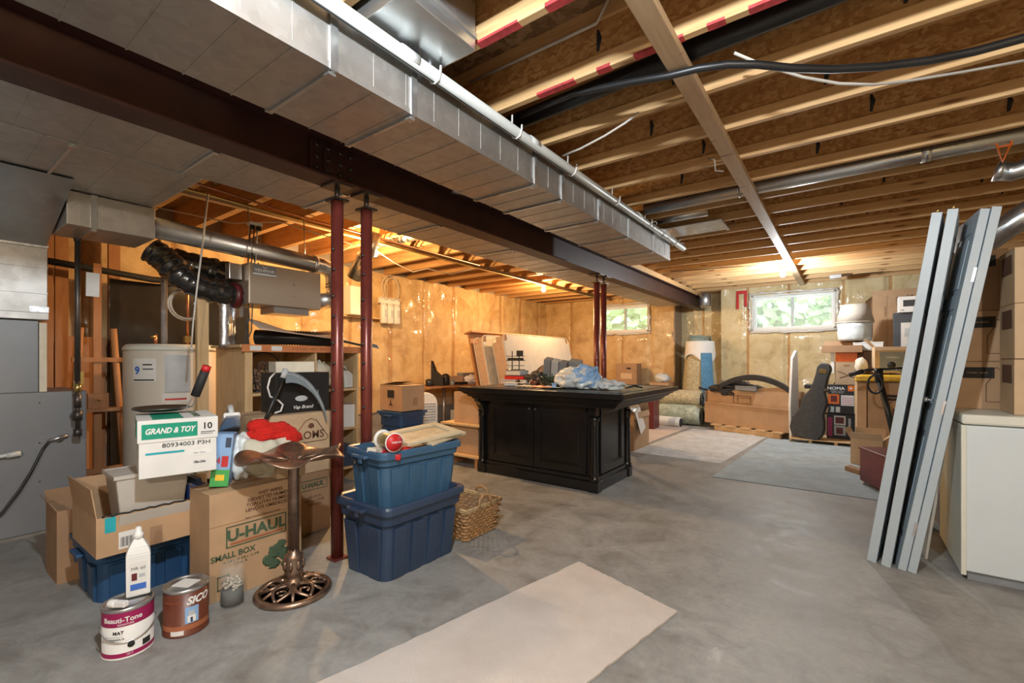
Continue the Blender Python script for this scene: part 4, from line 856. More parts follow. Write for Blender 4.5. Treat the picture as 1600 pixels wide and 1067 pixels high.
t = carton('moving_carton', 'lower brown moving carton under the AOMS carton, right of the bird bath', 'box', (-3.19, 1.62), 0, W, .53, .40, .415, 'carton3')
text('U-HAUL', .045, (.13, -.2015, .33), 'front', 'inkgr', t, bold=.0015); m = MB()
for q in ((.03, .235, .362, .366), (.03, .235, .296, .30), (.03, .034, .30, .362), (.231, .235, .30, .362)): m.box(q[0], q[1], -.2015, -.2005, q[2], q[3])
obj('logo_frame', m, 'inkgr', t); text('LARGE 01\nTOOLS AND\nGARDEN', .026, (.14, -.2015, .22), 'front', 'inkbr', t)
t = carton('moving_carton', 'upper pale brown carton marked AOMS in a triangle, below the black box', 'box', (-3.19, 1.615), .418, W, .53, .40, .415, 'carton2')
text('AOMS', .075, (.115, -.2015, .26), 'front', 'inkbr', t, bold=.001)
m = MB(); m.tube([(-.02, -.201, .225), (.005, -.201, .215), (.23, -.201, .215), (.25, -.201, .235), (.16, -.201, .36), (.12, -.201, .375), (.08, -.201, .36), (-.02, -.201, .24)], .0025, 4, close=True); m.blob((.12, -.201, .325), (.022, .001, .018), .3, 2); obj('triangle_print', m, 'inkbr', t)
t = carton('black_box', 'black glossy carton with a round emblem on top of the AOMS carton', 'box', (-3.19, 1.735), .835, R(88), .38, .24, .275, 'black', tape=None)
o = MB(); o.lathe([(.0, 0), (.045, 0), (.045, .001), (.036, .0012), (0, .0014)], 24, sy=.45); o = obj('oval_emblem', o, 'lgrey', t, 'grey oval emblem'); o.rotation_euler = (PI/2, 0, 0); o.location = (-.02, -.121, .095)
text('Vap Brand', .034, (-.01, -.1215, .035), 'front', 'white', t, bold=.0003, shear=.3); text('I', .05, (-.02, -.1215, .18), 'front', 'maroon', t); patch('scratch', .10, .103, .05, .15, 'front', -.1205, 'lgrey', t)
t = carton('wooden_box', 'flat pale wooden box on top of the black carton', 'box', (-3.18, 1.70), 1.112, R(80), .26, .16, .075, 'cream', tape=None)
o = tag(obj('extension_cord', MB().tube([(-3.06, 1.52, 1.11), (-3.04, 1.48, 1.08), (-3.03, 1.46, 1.02), (-3.04, 1.48, .96), (-3.03, 1.53, .93), (-3.03, 1.56, .90), (-3.02, 1.54, .86), (-3.02, 1.50, .85)], .006, 7), 'whitec'), 'white cord looped over the left end of the black box', 'cord')
# scythe
t = thing('toy_scythe', 'grey plastic costume scythe with black pole leaning on the black box', 'scythe', (-2.96, 1.45, .84))
m = MB(); m.cyl((.04, -.10, -.12), (.0, .085, .27), .012, 12); obj('pole', m, 'black', t)
m = MB(); m.cyl((.002, .072, .24), (-.002, .095, .30), .018, 12); obj('socket', m, 'lgrey', t)
m = MB(); n = 14; up_, lo_ = [], []
for i in range(n+1):
    u = i/n; yy = .09+.30*(1-(1-u)**1.5)*.97; zz = .285-.36*u**1.75; w_ = .075*(1-u)**.75+.003
    up_.append((.0, yy, zz)); lo_.append((.0, yy-w_*.55*u-.0*u, zz-w_*(1-.35*u)))
for i in range(n): m.prism([up_[i], up_[i+1], lo_[i+1], lo_[i]], (.012, 0, 0))
bmesh.ops.remove_doubles(m.bm, verts=m.bm.verts[:], dist=.0005); obj('blade', m, 'blade', t)
m = MB(); m.tube([(.013, p[1]-.008, p[2]-.016) for p in up_[:-2]], .003, 5); obj('blade_rib', m, 'lgrey', t)
# soft things on the moving carton
m = MB(); m.blob((-2.70, 1.33, .77), (.08, .13, .065), .3, 4, 3, 2.6); m.blob((-2.72, 1.26, .82), (.05, .06, .04), .3, 3, 5, 3); m.blob((-2.68, 1.40, .74), (.07, .08, .06), .35, 3, 8, 3); tag(obj('red_yarn', m, 'redfluff'), 'heap of bright red fluffy yarn behind the bird bath bowl', 'yarn')
m = MB(); m.blob((-2.66, 1.28, .645), (.10, .13, .11), .45, 4, 12, 1.8); tag(obj('cream_bag', m, plain('cream_cloth', (.58, .55, .44), .8, 0, .06, 6, .4, bs=9)), 'crumpled cream cloth bag below the red yarn', 'bag')
m = MB(); m.blob((-2.71, 1.15, .665), (.06, .07, .13), .35, 4, 15, 2); tag(obj('white_bag', m, 'bag'), 'pale grey crumpled bag right of the toy box', 'bag')
carton('small_carton', 'low brown tray box under the bird bath bowl', 'box', (-2.60, 1.36), .537, R(84), .16, .14, .07, 'carton2')
t = thing('clothes_iron', 'white clothes iron standing on its heel behind the white carton', 'iron', (-2.76, 1.125, .81), 0, None, (R(-35), 0, R(75)))
m = MB(); m.prism([(-.03, -.14, .0), (.03, -.14, 0), (.05, -.02, 0), (.045, .08, 0), (.0, .15, 0), (-.045, .08, 0), (-.05, -.02, 0)], (0, 0, .012)); o = obj('soleplate', m, 'tin', t)
m = MB(); m.prism([(-.04, -.12, .012), (.04, -.12, .012), (.045, .06, .012), (0, .13, .012), (-.045, .06, .012)], (0, 0, .035)); obj('housing', m, 'white', t, bev=.01)
obj('handle', MB().tube([(0, -.10, .045), (0, -.09, .095), (0, .02, .10), (0, .09, .05)], .014, 10), 'lgrey', t)
# toy box and books in the open carton
t = carton('toy_box', 'thin colourful toy box with green and blue panels beside the white lidded carton', 'box', (-2.68, 1.05), .540, R(60), .085, .16, .27, 'sky', tape=None, tilt=(R(-4), R(5)))
patch('print', -.0415, .0415, .0, .085, 'front', -.0805, 'pansy', t); patch('print', -.02, .02, .03, .06, 'front', -.0815, 'yellow', t); patch('print', -.0, .03, .10, .155, 'front', -.0805, 'red', t); patch('print', .01, .035, .20, .25, 'front', -.0805, 'navy', t); text('4', .05, (-.015, -.0822, .13), 'front', 'red', t)
bk_ = [('blue', .20, .028), ('navy', .23, .022), ('blue', .19, .018), ('pink', .17, .020), ('whitec', .18, .014), ('pink', .16, .022), ('maroon', .19, .016)]
yy = .945
labs = ['bright blue book at the left of the row in the open carton', 'dark navy book second in the row inside the open carton', 'thin blue book between the navy and the pink book', 'pink book in the middle of the row in the open carton', 'thin white book between two pink books', 'second pink book near the toy box in the open carton', 'dark red book beside the toy box']
for i, (mm, h_, w_) in enumerate(bk_):
    t = thing('book', labs[i], 'book', (-2.86, yy+w_/2, .335), W); m = MB(); m.box(-w_/2+.002, w_/2-.002, -.068, .07, .003, h_-.003); obj('pages', m, 'paper', t)
    m = MB(); m.box(-w_/2, -w_/2+.0015, -.07, .072, 0, h_); m.box(w_/2-.0015, w_/2, -.07, .072, 0, h_); m.box(-w_/2, w_/2, -.0715, -.07, 0, h_); obj('cover', m, mm, t); yy += w_+.001
t = carton('open_carton', 'long open brown carton on the blue tote with a white shipping label', 'box', (-2.99, .815), .285, W, .50, .45, .185, 'carton', flaps=[('left', R(8), .14), ('back', R(-6), .12)])
patch('shipping_label', -.17, -.10, .02, .10, 'front', -.2255, 'whitec', t)
m = MB()
for i in range(12): m.box(-.163+i*.0048, -.163+i*.0048+(.0028 if i % 3 else .0014), -.2275, -.2268, .03, .075)
obj('barcode', m, 'ink', t)
m = MB(); m.cbox((-.02, -.23, .155), (.30, .006, .05), (R(18), 0, 0)); obj('foam_lip', m, 'beige', t, 'pale strip along the front edge'); m = MB(); m.tube([(-.23+i*.02, -.224, .187+.003*math.sin(i*2.3)) for i in range(24)], .005, 5); obj('torn_edge', m, 'black', t)
patch('packing_tape', -.22, -.18, .11, .18, 'front', -.2256, 'teal', t); m = MB(); m.box(-.05, .0, -.2262, -.2255, .0, .09); obj('tape_square', m, 'carton3', t)
t = thing('planter', 'plain beige rectangular planter tub inside the open carton under the white box', 'planter', (-2.905, .795, .292), R(88))
m = MB(); m.frustum(0, .35, (.115, .085), (.150, .115)); obj('tub', m, 'beige', t, bev=.008); m = MB()
for q in ((-.158, .158, -.123, -.113), (-.158, .158, .113, .123), (-.158, -.148, -.113, .113), (.148, .158, -.113, .113)): m.box(q[0], q[1], q[2], q[3], .335, .353)
obj('rim', m, 'beige', t)
c_ = at_corner(-2.62, .677, R(77), .315, .37)
t = thing('stationery_carton', 'white lidded paper carton with green GRAND & TOY panel, on the planter', 'box', (c_[0], c_[1], .647), R(77))
m = MB(); m.box(-.152, .152, -.18, .18, 0, .17); obj('body', m, 'whitec', t, bev=.003); m = MB(); m.box(-.1575, .1575, -.185, .185, .165, .27); obj('lid', m, 'whitec', t, bev=.003)
patch('green_panel', -.142, .072, .182, .252, 'front', -.1855, 'green', t); text('GRAND & TOY', .036, (-.036, -.1875, .217), 'front', 'white', t, bold=.0013, shear=.3, wide=.78)
text('10', .042, (.112, -.1875, .226), 'front', 'ink', t, bold=.0008); m = MB(); m.box(.085, .145, -.1868, -.186, .196, .199); m.box(.085, .135, -.1868, -.186, .188, .190); obj('small_print', m, 'ink', t)
text('80934003 P3H', .028, (.03, -.1825, .146), 'front', 'ink', t, wide=1.15); patch('marker_stroke', -.128, .02, .108, .118, 'front', -.1805, 'teal', t); patch('white_sticker', .035, .13, .085, .11, 'front', -.1805, 'white', t); text('18x-24s', .016, (.08, -.1825, .052), 'front', 'ink', t, bold=.0003); text('Rona  Tonto', .009, (.08, -.1825, .097), 'front', 'ink', t)
patch('green_panel', -.18, -.04, .19, .262, 'left', -.158, 'green', t); text('& Toy', .026, (-.160, .10, .225), 'left', 'white', t, shear=.3); patch('small_print', .05, .09, .05, .09, 'left', -.1525, 'lgrey', t)
patch('green_panel', -.10, .02, -.16, .17, 'top', .27, 'green', t); text('GRAND & TOY', .04, (.08, .0, .272), (0, 0, PI/2), 'inkgr', t)
t = thing('popcorn_popper', 'dark long-handled camp popper with red grip end behind the white carton', 'pan', (-2.93, .86, .93), R(35))
m = MB(); m.lathe([(.09, 0), (.12, .012), (.125, .014), (.12, .022), (.095, .012), (0, .008)], 28); obj('pan', m, 'iron', t)
m = MB(); 
for s_ in (-1, 1): m.tube([(.11, s_*.02, .015), (.15, s_*.02, .02), (.175, s_*.018, .06), (.19, s_*.015, .12)], .004, 6)
obj('wire_arm', m, 'tin', t); m = MB(); m.cyl((.182, 0, .08), (.235, 0, .21), .022, 14); obj('grip', m, 'blackm', t); m = MB(); m.cyl((.235, 0, .21), (.246, 0, .237), .021, 14); obj('grip_end', m, 'red', t, 'red grip end')
carton('side_carton', 'small worn brown carton on the floor between the furnace and the blue tote', 'box', (-3.53, .635), 0, W, .20, .28, .39, 'carton3', flaps=[('left', R(30), .06), ('back', R(60), .10)])

# ============================================================ BLACK ISLAND
t = thing('kitchen_island', 'black panelled island cabinet with thick moulded top', 'cabinet', (-2.485, 4.15, 0))
m = MB(); m.box(-.655, .655, -.36, .36, .10, .78); obj('carcass', m, 'ebony', t)
m = MB()
for q in ((-.69, .69, -.395, -.36), (-.69, .69, .36, .395), (-.69, -.655, -.36, .36), (.655, .69, -.36, .36)): m.box(q[0], q[1], q[2], q[3], 0, .095)
for q in ((-.675, .675, -.38, -.36), (.655, .675, -.36, .36), (-.675, -.655, -.36, .36)): m.box(q[0], q[1], q[2], q[3], .095, .135)
m.box(.60, .705, -.41, -.33, 0, .10); m.box(.60, .705, .33, .41, 0, .10); m.box(-.705, -.60, -.41, -.33, 0, .10); obj('plinth', m, 'ebony', t, bev=.006)
for s_ in (-1, 1):
    d = MB(); x0, x1 = (-.57, -.004) if s_ < 0 else (.004, .57); z0, z1, b = .145, .775, .075; y = -.36
    for q in ((x0, x1, z0, z0+b), (x0, x1, z1-b, z1), (x0, x0+b, z0+b, z1-b), (x1-b, x1, z0+b, z1-b)): d.box(q[0], q[1], y-.022, y, q[2], q[3])
    d.box(x0+b, x1-b, y-.010, y, z0+b, z1-b)
    for q in ((x0+b, x1-b, z0+b, z0+b+.012), (x0+b, x1-b, z1-b-.012, z1-b), (x0+b, x0+b+.012, z0+b, z1-b), (x1-b-.012, x1-b, z0+b, z1-b)): d.box(q[0], q[1], y-.017, y, q[2], q[3])
    d = obj('door', d, 'ebony', t, bev=.003); k = MB(); xx = -.035 if s_ < 0 else .035
    k.cyl((xx, -.382, .715), (xx, -.40, .715), .007, 10); k.blob((xx, -.408, .715), (.015, .012, .015), 0, 2); obj('knob', k, 'iron', d)
m = MB(); b = .07; x = .655
for q in ((-.27, .27, .145, .145+b), (-.27, .27, .78-b, .78), (-.27, -.27+b, .145+b, .78-b), (.27-b, .27, .145+b, .78-b)): m.box(x, x+.018, q[0], q[1], q[2], q[3])
for q in ((-.20, .20, .215, .228), (-.20, .20, .70, .713), (-.20, -.188, .215, .71), (.188, .20, .215, .71)): m.box(x, x+.010, q[0], q[1], q[2], q[3])
obj('side_panel', m, 'ebony', t, bev=.003)
for (x, y) in ((.64, -.36), (.64, .36), (-.64, -.36)):
    m = MB(); m.lathe([(.038, .10), (.040, .13), (.028, .145), (.034, .16), (.030, .18), (.026, .60), (.033, .62), (.026, .632), (.040, .66), (.036, .68), (.02, .69)], 20, (x*1.03, y*1.06, 0), fn=lambda a, r, z: (1.15*r-.0015*(1+math.cos(12*a)) if .18 < z < .6 else 1.15*r, z)); m.cbox((x, y, .74), (.075, .075, .10)); obj('corner_column', m, 'ebony', t)
m = MB(); m.prism([(-.66, -.40, .80), (-.66, -.52, .80), (-.66, -.50, .76), (-.66, -.44, .72), (-.66, -.40, .63)], (.05, 0, 0)); m.prism([(.61, -.40, .80), (.61, -.50, .80), (.61, -.44, .72), (.61, -.40, .66)], (.05, 0, 0)) if 0 else None; m.prism([(-.67, -.36, .78), (-.78, -.36, .78), (-.76, -.36, .72), (-.70, -.36, .64), (-.67, -.36, .56)], (0, .05, 0)); obj('corbel', m, 'ebony', t)
m = MB()          # stepped crown growing outwards to the top, local box x -.79...1.035, y -.62....90
st = [(.775, .792, .135), (.792, .812, .115), (.812, .822, .09), (.822, .842, .075), (.842, .858, .045), (.858, .868, .025), (.868, .915, 0)]
for z0, z1, i in st: m.box(-.795+i*.8, 1.035-i, -.62+i, .90-i, z0, z1)
obj('countertop', m, 'ebony', t, bev=.005)
m = MB(); 
for q in ((-.72, .96, -.50, -.49), (-.72, .96, .82, .83), (.95, .96, -.5, .83), (.18, .19, -.5, .83)): m.box(q[0], q[1], q[2], q[3], .915, .921)
for q in ((.25, .88, .30, .75), (.25, .88, -.42, .2)): m.box(q[0], q[1], q[2], q[3], .9145, .9165)
obj('inlay_panel', m, plain('worn_grey_top', (.10, .115, .12), .3, 0, .3, 6), t, 'scuffed grey inset of the top')
ZT = .922
def on(name, lab, cat, mb, mat, **k): return tag(obj(name, mb, mat, **k), lab, cat)
# junk on the island (world positions)
t = thing('wire_rack', 'small black two-tier wire rack at the left of the island clutter', 'rack', (-3.12, 4.35, ZT+.16))
for z in (.0, .11):
    m = MB(); m.tube([(-.09, -.06, z), (.09, -.06, z), (.09, .06, z), (-.09, .06, z)], .005, 6, close=True)
    for i in range(7): m.tube([(-.08+i*.026, -.06, z), (-.08+i*.026, .06, z)], .0025, 4)
    m.tube([(-.09, -.06, z+.05), (.09, -.06, z+.05), (.09, .06, z+.05), (-.09, .06, z+.05)], .003, 6, close=True); obj('tray', m, 'black', t)
m = MB()
for x in (-.05, .05): m.cyl((x, 0, 0), (x, 0, .22), .006, 8)
m.cbox((.06, 0, .19), (.06, .05, .07)); m.box(-.08, .08, -.05, .05, .115, .14); obj('upright', m, 'black', t)
def bx(lab, x, y, z, rz, w, d, h, mat, cat='box', name='small_box', lid=None, rot=(0, 0)):
    t = thing(name, lab, cat, (x, y, z), 0, None, (rot[0], rot[1], R(rz))); m = MB(); m.box(-w/2, w/2, -d/2, d/2, 0, h*.8); obj('body', m, mat, t, bev=.004)
    m = MB(); m.box(-w/2-.003, w/2+.003, -d/2-.003, d/2+.003, h*.8, h); obj('lid', m, lid or mat, t, bev=.003); return t
bx('clear plastic case at the bottom of the stack under the wire rack', -3.10, 4.34, ZT, 10, .30, .20, .05, 'clearp', 'case', 'plastic_case', 'lgrey')
bx('flat red box in the stack under the wire rack', -3.08, 4.34, ZT+.052, 4, .26, .17, .045, 'red', lid='maroon')
bx('grey tin between the red box and the wire rack', -3.10, 4.35, ZT+.10, -5, .22, .15, .055, 'lgrey', lid='grey')
bx('white flat packet in front of the red box on the island', -2.88, 4.02, ZT, 15, .22, .13, .03, 'whitec', 'packet', 'packet', 'paper')
bx('brown pottery-coloured box beside the packet on the island', -2.70, 4.16, ZT, -20, .12, .10, .05, 'maroon')
t = thing('flower_pot', 'empty orange flower pot standing on the side table beyond the island corner', 'pot', (-5.40, 6.90, .77)); m = MB(); m.lathe([(.085, 0), (.115, .19), (.125, .19), (.125, .235), (.112, .235), (.10, .19), (.075, .01), (0, .01)], 24); obj('pot', m, 'orange', t)
random.seed(11)
m = MB(); m.grid(26, 16, lambda u, v: (-3.02+.50*u, 4.36+.36*v, ZT+.02+.21*math.sin(PI*min(1, max(0, u)))**.7*math.sin(PI*v)**.6*(.75+.5*noise.noise(Vector((u*4, v*4, 1))))+.02*noise.noise(Vector((u*14, v*11, 4))))); on('brown_cloth', 'rumpled brown cloth heap in the middle of the island clutter', 'cloth', m, plain('brown_cloth', (.22, .15, .10), .85, 0, .2, 12, .3), solid=.006)
m = MB(); m.blob((-2.78, 4.30, ZT+.065), (.13, .10, .075), .6, 4, 21, 3); on('dark_bag', 'dark crumpled bag right of the red box on the island', 'bag', m, plain('dark_cloth', (.035, .028, .028), .6, 0, .3, 12, .4))
t = thing('grey_organizer', 'grey metal desk organizer tilted on the island clutter', 'organizer', (-2.60, 4.35, ZT+.10), 0, None, (R(18), R(10), R(12)))
for i, x in enumerate((-.11, -.02, .07)): m = MB(); m.box(x, x+.08, -.05, .05, 0, .19); obj('compartment', m, ('grey', 'lgrey', 'grey')[i], t, bev=.003)
m = MB(); m.box(-.13, .17, -.055, .055, -.01, .0); obj('bottom', m, 'grey', t)
bx('second grey metal box right of the organizer on the island', -2.38, 4.42, ZT+.08, 14, .12, .10, .20, 'grey', rot=(R(14), R(8)))
m = MB(); random.seed(4)
for k in range(7):
    P = []; c0 = Vector((-2.35+random.uniform(-.1, .1), 4.05+random.uniform(-.08, .08), ZT+.06)); a = random.uniform(0, 6)
    for i in range(26): a += random.uniform(.2, .7); P.append(c0+Vector((.11*math.cos(a), .09*math.sin(a), .05*math.sin(a*1.7+k))))
    m.tube(P, .004, 4)
for k in range(60): m.blob((-2.35+random.uniform(-.17, .17), 4.05+random.uniform(-.13, .13), ZT+.01+random.uniform(0, .12)), (.008, .008, .014), 0, 1)
on('string_lights', 'tangled heap of dark green string lights on the island', 'string lights', m, plain('dark_green', (.02, .06, .035), .4))
m = MB(); m.tube([(-2.78+.05*i+random.uniform(-.02, .02), 3.92+random.uniform(-.05, .09), ZT+.015+random.uniform(0, .03)) for i in range(22)], .007, 5); on('tangled_cord', 'dark cord straggling along the front of the island clutter', 'cord', m, 'black')
for i, (x, y, a, mm, l) in enumerate(((-2.62, 3.86, 8, 'cream', 'cream paper sheet lying near the front edge of the island, left one'), (-2.38, 3.80, -6, 'orange', 'small orange-brown strip between the paper sheets on the island'), (-2.28, 3.85, -12, 'paper', 'white paper sheet near the front edge of the island, right one'), (-2.50, 3.98, 30, 'bag', 'clear wrapper behind the paper sheets on the island'))):
    m = MB(); m.grid(6, 5, lambda u, v: (.22*(u-.5), .15*(v-.5), .008+.012*math.sin(u*5+i)*v)); o = on('loose_paper', l, 'paper', m, mm, solid=.002); o.location = (x, y, ZT+.002+.001*i); o.rotation_euler = (0, 0, R(a))
for i in range(9):
    x, y = -2.95+i*.10+random.uniform(-.03, .03), 4.10+random.uniform(-.10, .14); m = MB(); m.blob((x, y, ZT+.026), (.03, .026, .028), .35, 2, i)
    on('small_knickknack', ['small black trinket at the far left of the island top, before the case', 'small grey trinket second from the left in the island clutter', 'small pale trinket near the red box on the island', 'dark red trinket between the red box and the dark bag', 'small brown trinket in front of the dark bag', 'grey trinket in front of the rumpled cloth', 'small white trinket left of the string lights', 'dark trinket at the edge of the string lights', 'copper-coloured trinket right of the string lights'][i], 'trinket', m, ['black', 'lgrey', 'whitec', 'maroon', 'wick', 'grey', 'white', 'black', 'copper'][i])
m = MB(); m.blob((-2.24, 4.30, ZT+.07), (.14, .12, .08), .5, 4, 33, 2.4); on('clear_bag', 'pale crumpled bag behind the string lights on the island', 'bag', m, 'bag')
t = thing('grocery_bag', 'big white and blue plastic grocery bag spread on the island', 'bag', (-2.03, 3.95, ZT))
def crump(c, r, seed, amp=.35, fr=2.2, cut=0.0):
    m = MB(); m.blob(c, r, amp, 5, seed, fr)
    for v in m.bm.verts:
        v.co.z += .012*noise.noise(v.co*22); v.co.x += .012*noise.noise(v.co*19+Vector((3, 1, 1)))
        if v.co.z < .002: v.co.z = .002
    return m
obj('bag', crump((-.06, 0, .085), (.21, .17, .125), 2), 'bag', t); obj('bag_fold', crump((.22, .02, .04), (.17, .10, .055), 6), 'bag', t)
obj('blue_print', crump((.02, -.02, .105), (.15, .13, .115), 9), 'sky', t, 'blue printed part of the bag')
bx('small blue packet beside the plastic bag on the island', -2.29, 3.84, ZT, 20, .04, .04, .05, 'sky', 'packet', 'packet')
m = MB(); m.tube([(-1.66, 4.1, ZT+.012), (-1.62, 4.2, ZT+.03), (-1.56, 4.25, ZT+.015)], .009, 8); on('dark_strap', 'short dark strap right of the plastic bag on the island', 'strap', m, 'black')

# ============================================================ MATTRESSES AND TABLE AT THE LEFT WALL
def matt(lab, x, y0, y1, z0, z1, th, a, mat, side, cat='mattress', name='mattress'):
    t = thing(name, lab, cat, (x, y0, z0), 0, None, (0, -a, 0)); L, H = y1-y0, z1-z0; m = MB()
    m.box(-th, 0, 0, L, 0, H); bmesh.ops.bevel(m.bm, geom=[e for e in m.bm.edges if abs((e.verts[0].co-e.verts[1].co).normalized().x) > .9], offset=.10, segments=5, affect='EDGES')
    obj('body', m, side, t, bev=.02); m = MB(); m.box(.0, .012, .01, L-.01, .01, H-.01); bmesh.ops.bevel(m.bm, geom=[e for e in m.bm.edges if abs((e.verts[0].co-e.verts[1].co).normalized().x) > .9], offset=.10, segments=5, affect='EDGES'); obj('top_panel', m, mat, t, bev=.005)
    m = MB()
    for xx in (.004, -th+.004): m.tube([(xx, .09, -.004), (xx, L-.09, -.004), (xx, L-.02, .03), (xx, L+.003, .10), (xx, L+.003, H-.1), (xx, L-.03, H-.02), (xx, L-.1, H+.004), (xx, .1, H+.004), (xx, .03, H-.02), (xx, -.004, H-.1), (xx, -.004, .1), (xx, .03, .02)], .009, 6, close=True)
    obj('piping', m, 'cream', t)
matt('white mattress leaning in front of the others, its broad face to the room', -4.13, 5.87, 8.02, .06, 1.66, .22, R(13), 'matt', 'matt2')
matt('cream box spring leaning between the white mattress and the wooden headboard', -4.46, 5.74, 7.76, .06, 1.64, .18, R(13), 'cream', 'matt2', 'box spring', 'box_spring')
t = thing('headboard', 'brown wooden board standing behind the leaning mattresses', 'headboard', (-4.72, 5.76, .02), 0, None, (0, R(-13), 0)); m = MB(); m.box(-.04, 0, 0, 2.2, 0, 1.66); obj('board', m, 'cherry', t, bev=.004); m = MB(); m.box(-.07, .10, -.04, 2.24, 1.66, 1.69); obj('cap', m, 'cherry', t)
t = thing('side_table', 'narrow wooden table on a pale metal leg beside the insulated wall', 'table', (-5.66, 5.72, 0), W)
m = MB(); m.box(-.60, 1.30, -.30, .30, .735, .765); obj('tabletop', m, 'cherry', t, bev=.003)
for x in (-.08, 1.15): obj('leg', MB().cyl((x, -.1, .015), (x, -.1, .735), .026, 16), 'tin', t); obj('foot', MB().lathe([(.2, 0), (.2, .012), (.04, .03)], 24, (x, -.1, 0)), 'tin', t)
TT = .767
t = thing('fan_shroud', 'black pointed plastic part standing on the side table', 'part', (-5.52, 5.42, TT), R(20)); m = MB(); m.prism([(-.10, 0, 0), (.12, 0, 0), (.12, 0, .14), (.05, 0, .18), (-.03, 0, .24), (-.10, 0, .42)], (0, .10, 0)); obj('body', m, 'blackm', t, bev=.006)
for i, (y, x, r_, h_, mm, l) in enumerate(((5.24, -5.50, .06, .12, 'black', 'black can at the left end of the side table'), (5.62, -5.50, .07, .20, 'black', 'rounded black canister right of the pointed part on the table'), (5.70, -5.42, .04, .10, 'grey', 'small grey cup beside the black canister on the table'))):
    t = thing('canister', l, 'canister', (x, y, TT)); m = MB(); m.lathe([(r_*.9, 0), (r_, .01), (r_, h_*.8), (r_*.6, h_*.95), (0, h_)], 20); obj('body', m, mm, t); obj('rim', MB().lathe([(r_*1.03, h_*.72), (r_*1.03, h_*.8)], 20), 'iron', t)
bx('long pale pinkish box at the back of the side table', -5.72, 5.98, TT, 92, .50, .14, .14, 'carton2')
bx('low black tray between the canister and the white bag on the table', -5.42, 5.92, TT, 92, .22, .12, .05, 'black')
m = MB(); m.blob((-5.45, 6.28, TT+.075), (.11, .20, .085), .4, 4, 40, 2.6); on('white_bag', 'white bag with brown print on the side table', 'bag', m, 'whitec'); bx('flat grey case lying above the white bag on the side table', -5.75, 6.45, TT, 90, .40, .14, .19, 'grey')
t = carton('closed_carton', 'closed orange-lit carton with black print on the tall blue tote', 'box', (-4.27, 3.63), .607, W, .34, .40, .295, 'carton')
patch('print_square', .05, .14, .17, .26, 'left', -.1705, 'inkbr', t) if 0 else None
m = MB(); m.box(-.1712, -.170, -.06, .06, .15, .24); obj('print_square', m, 'ink', t); m = MB(); m.tube([(-.171, 0, .13), (-.171, 0, .09)], .008, 4); m.prism([(-.1712, -.04, .06), (-.1712, .04, .06), (-.1712, 0, .10)], (.001, 0, 0)); obj('tree_print', m, 'inkbr', t)
m = MB()
for i in range(3): m.tube([(.0+i*.025, -.2012, .06), (.0+i*.025, -.2012, .13), (.012+i*.025, -.2012, .15)], .002, 4)
obj('arrow_print', m, 'inkbr', t); t2 = t
m = MB(); m.prism([(-.17, .2, .296), (.17, .2, .296), (.15, -.04, .33), (-.15, -.06, .34)], (0, 0, .003)); obj('flap', m, 'carton2', t)
t = thing('panel_heater', 'white louvred panel heater with rounded top beside the tall blue tote', 'heater', (-4.42, 4.16, 0), R(60))
m = MB(); P = [(-.15, 0, .03), (.15, 0, .03), (.15, 0, .62)]+[(.15*math.cos(a*PI/10), 0, .62+.15*math.sin(a*PI/10)) for a in range(1, 10)]+[(-.15, 0, .62)]; m.prism(P, (0, .09, 0)); m.cbox((0, .05, .015), (.26, .2, .03)); obj('body', m, 'white', t, bev=.008)
m = MB()
for i in range(16): m.cbox((0, -.004, .10+.035*i), (.24, .012, .014), (.4, 0, 0))
obj('louvre', m, 'lgrey', t)
# stack on a wooden skid at the left of the island
t = thing('wooden_skid', 'low wooden skid beside the island under two cartons', 'skid', (-3.50, 4.05, 0)); 
for x in (-.2, .24): obj('runner', MB().box(x-.02, x+.02, -.25, .25, 0, .115), 'cherry', t)
obj('deck', MB().box(-.27, .29, -.26, .26, .115, .135), 'ply', t)
carton('closed_carton', 'lower plain carton on the wooden skid left of the island', 'box', (-3.49, 4.06), .137, 0, .42, .40, .32, 'carton')
tag(obj('wood_board', MB().box(-3.80, -3.20, 3.80, 4.30, .459, .480), 'ply'), 'pale board lying between the two cartons left of the island', 'board')
carton('closed_carton', 'upper orange-lit carton on the board left of the island', 'box', (-3.475, 4.06), .482, R(2), .36, .38, .35, 'carton')
t = carton('grey_bin', 'clear grey bin on the floor under the side table', 'bin', (-5.2, 5.75), 0, W, .34, .3, .36, 'clearp', tape=None)

# ============================================================ FLOOR COVERINGS
def sheet(name, lab, pts, mat, t_, cat='rug', z=0.0):
    m = MB(); m.prism([(x, y, z+.0005) for x, y in pts], (0, 0, t_)); return tag(obj(name, m, mat, bev=.002 if t_ > .008 else 0), lab, cat)
random.seed(8)
def rag(pts, n=40, a=.006):
    out = []
    for i, p in enumerate(pts):
        q = pts[(i+1) % len(pts)]
        for k in range(n): u = k/n; out.append((p[0]+(q[0]-p[0])*u+random.uniform(-a, a)*(k > 0), p[1]+(q[1]-p[1])*u+random.uniform(-a, a)*(k > 0)))
    return out
sheet('carpet_runner', 'cream carpet offcut lying in the foreground on the concrete', rag([(-1.265, 2.407), (-1.78, -.1), (-1.10, -.24), (-.641, 2.206)], 40, .004), 'carpet', .012)
sheet('vinyl_sheet', 'pale worn vinyl sheet on the floor beyond the island', [(-2.25, 5.72), (-1.16, 5.68), (-.98, 8.1), (-2.15, 8.3)], 'vinyl', .002, 'vinyl sheet')
sheet('vinyl_sheet', 'blue-grey vinyl sheet on the floor before the guitar case', [(-1.10, 4.98), (1.0, 4.99), (1.2, 7.95), (-.945, 7.92)], 'vinylb', .002, 'vinyl sheet', .0025)
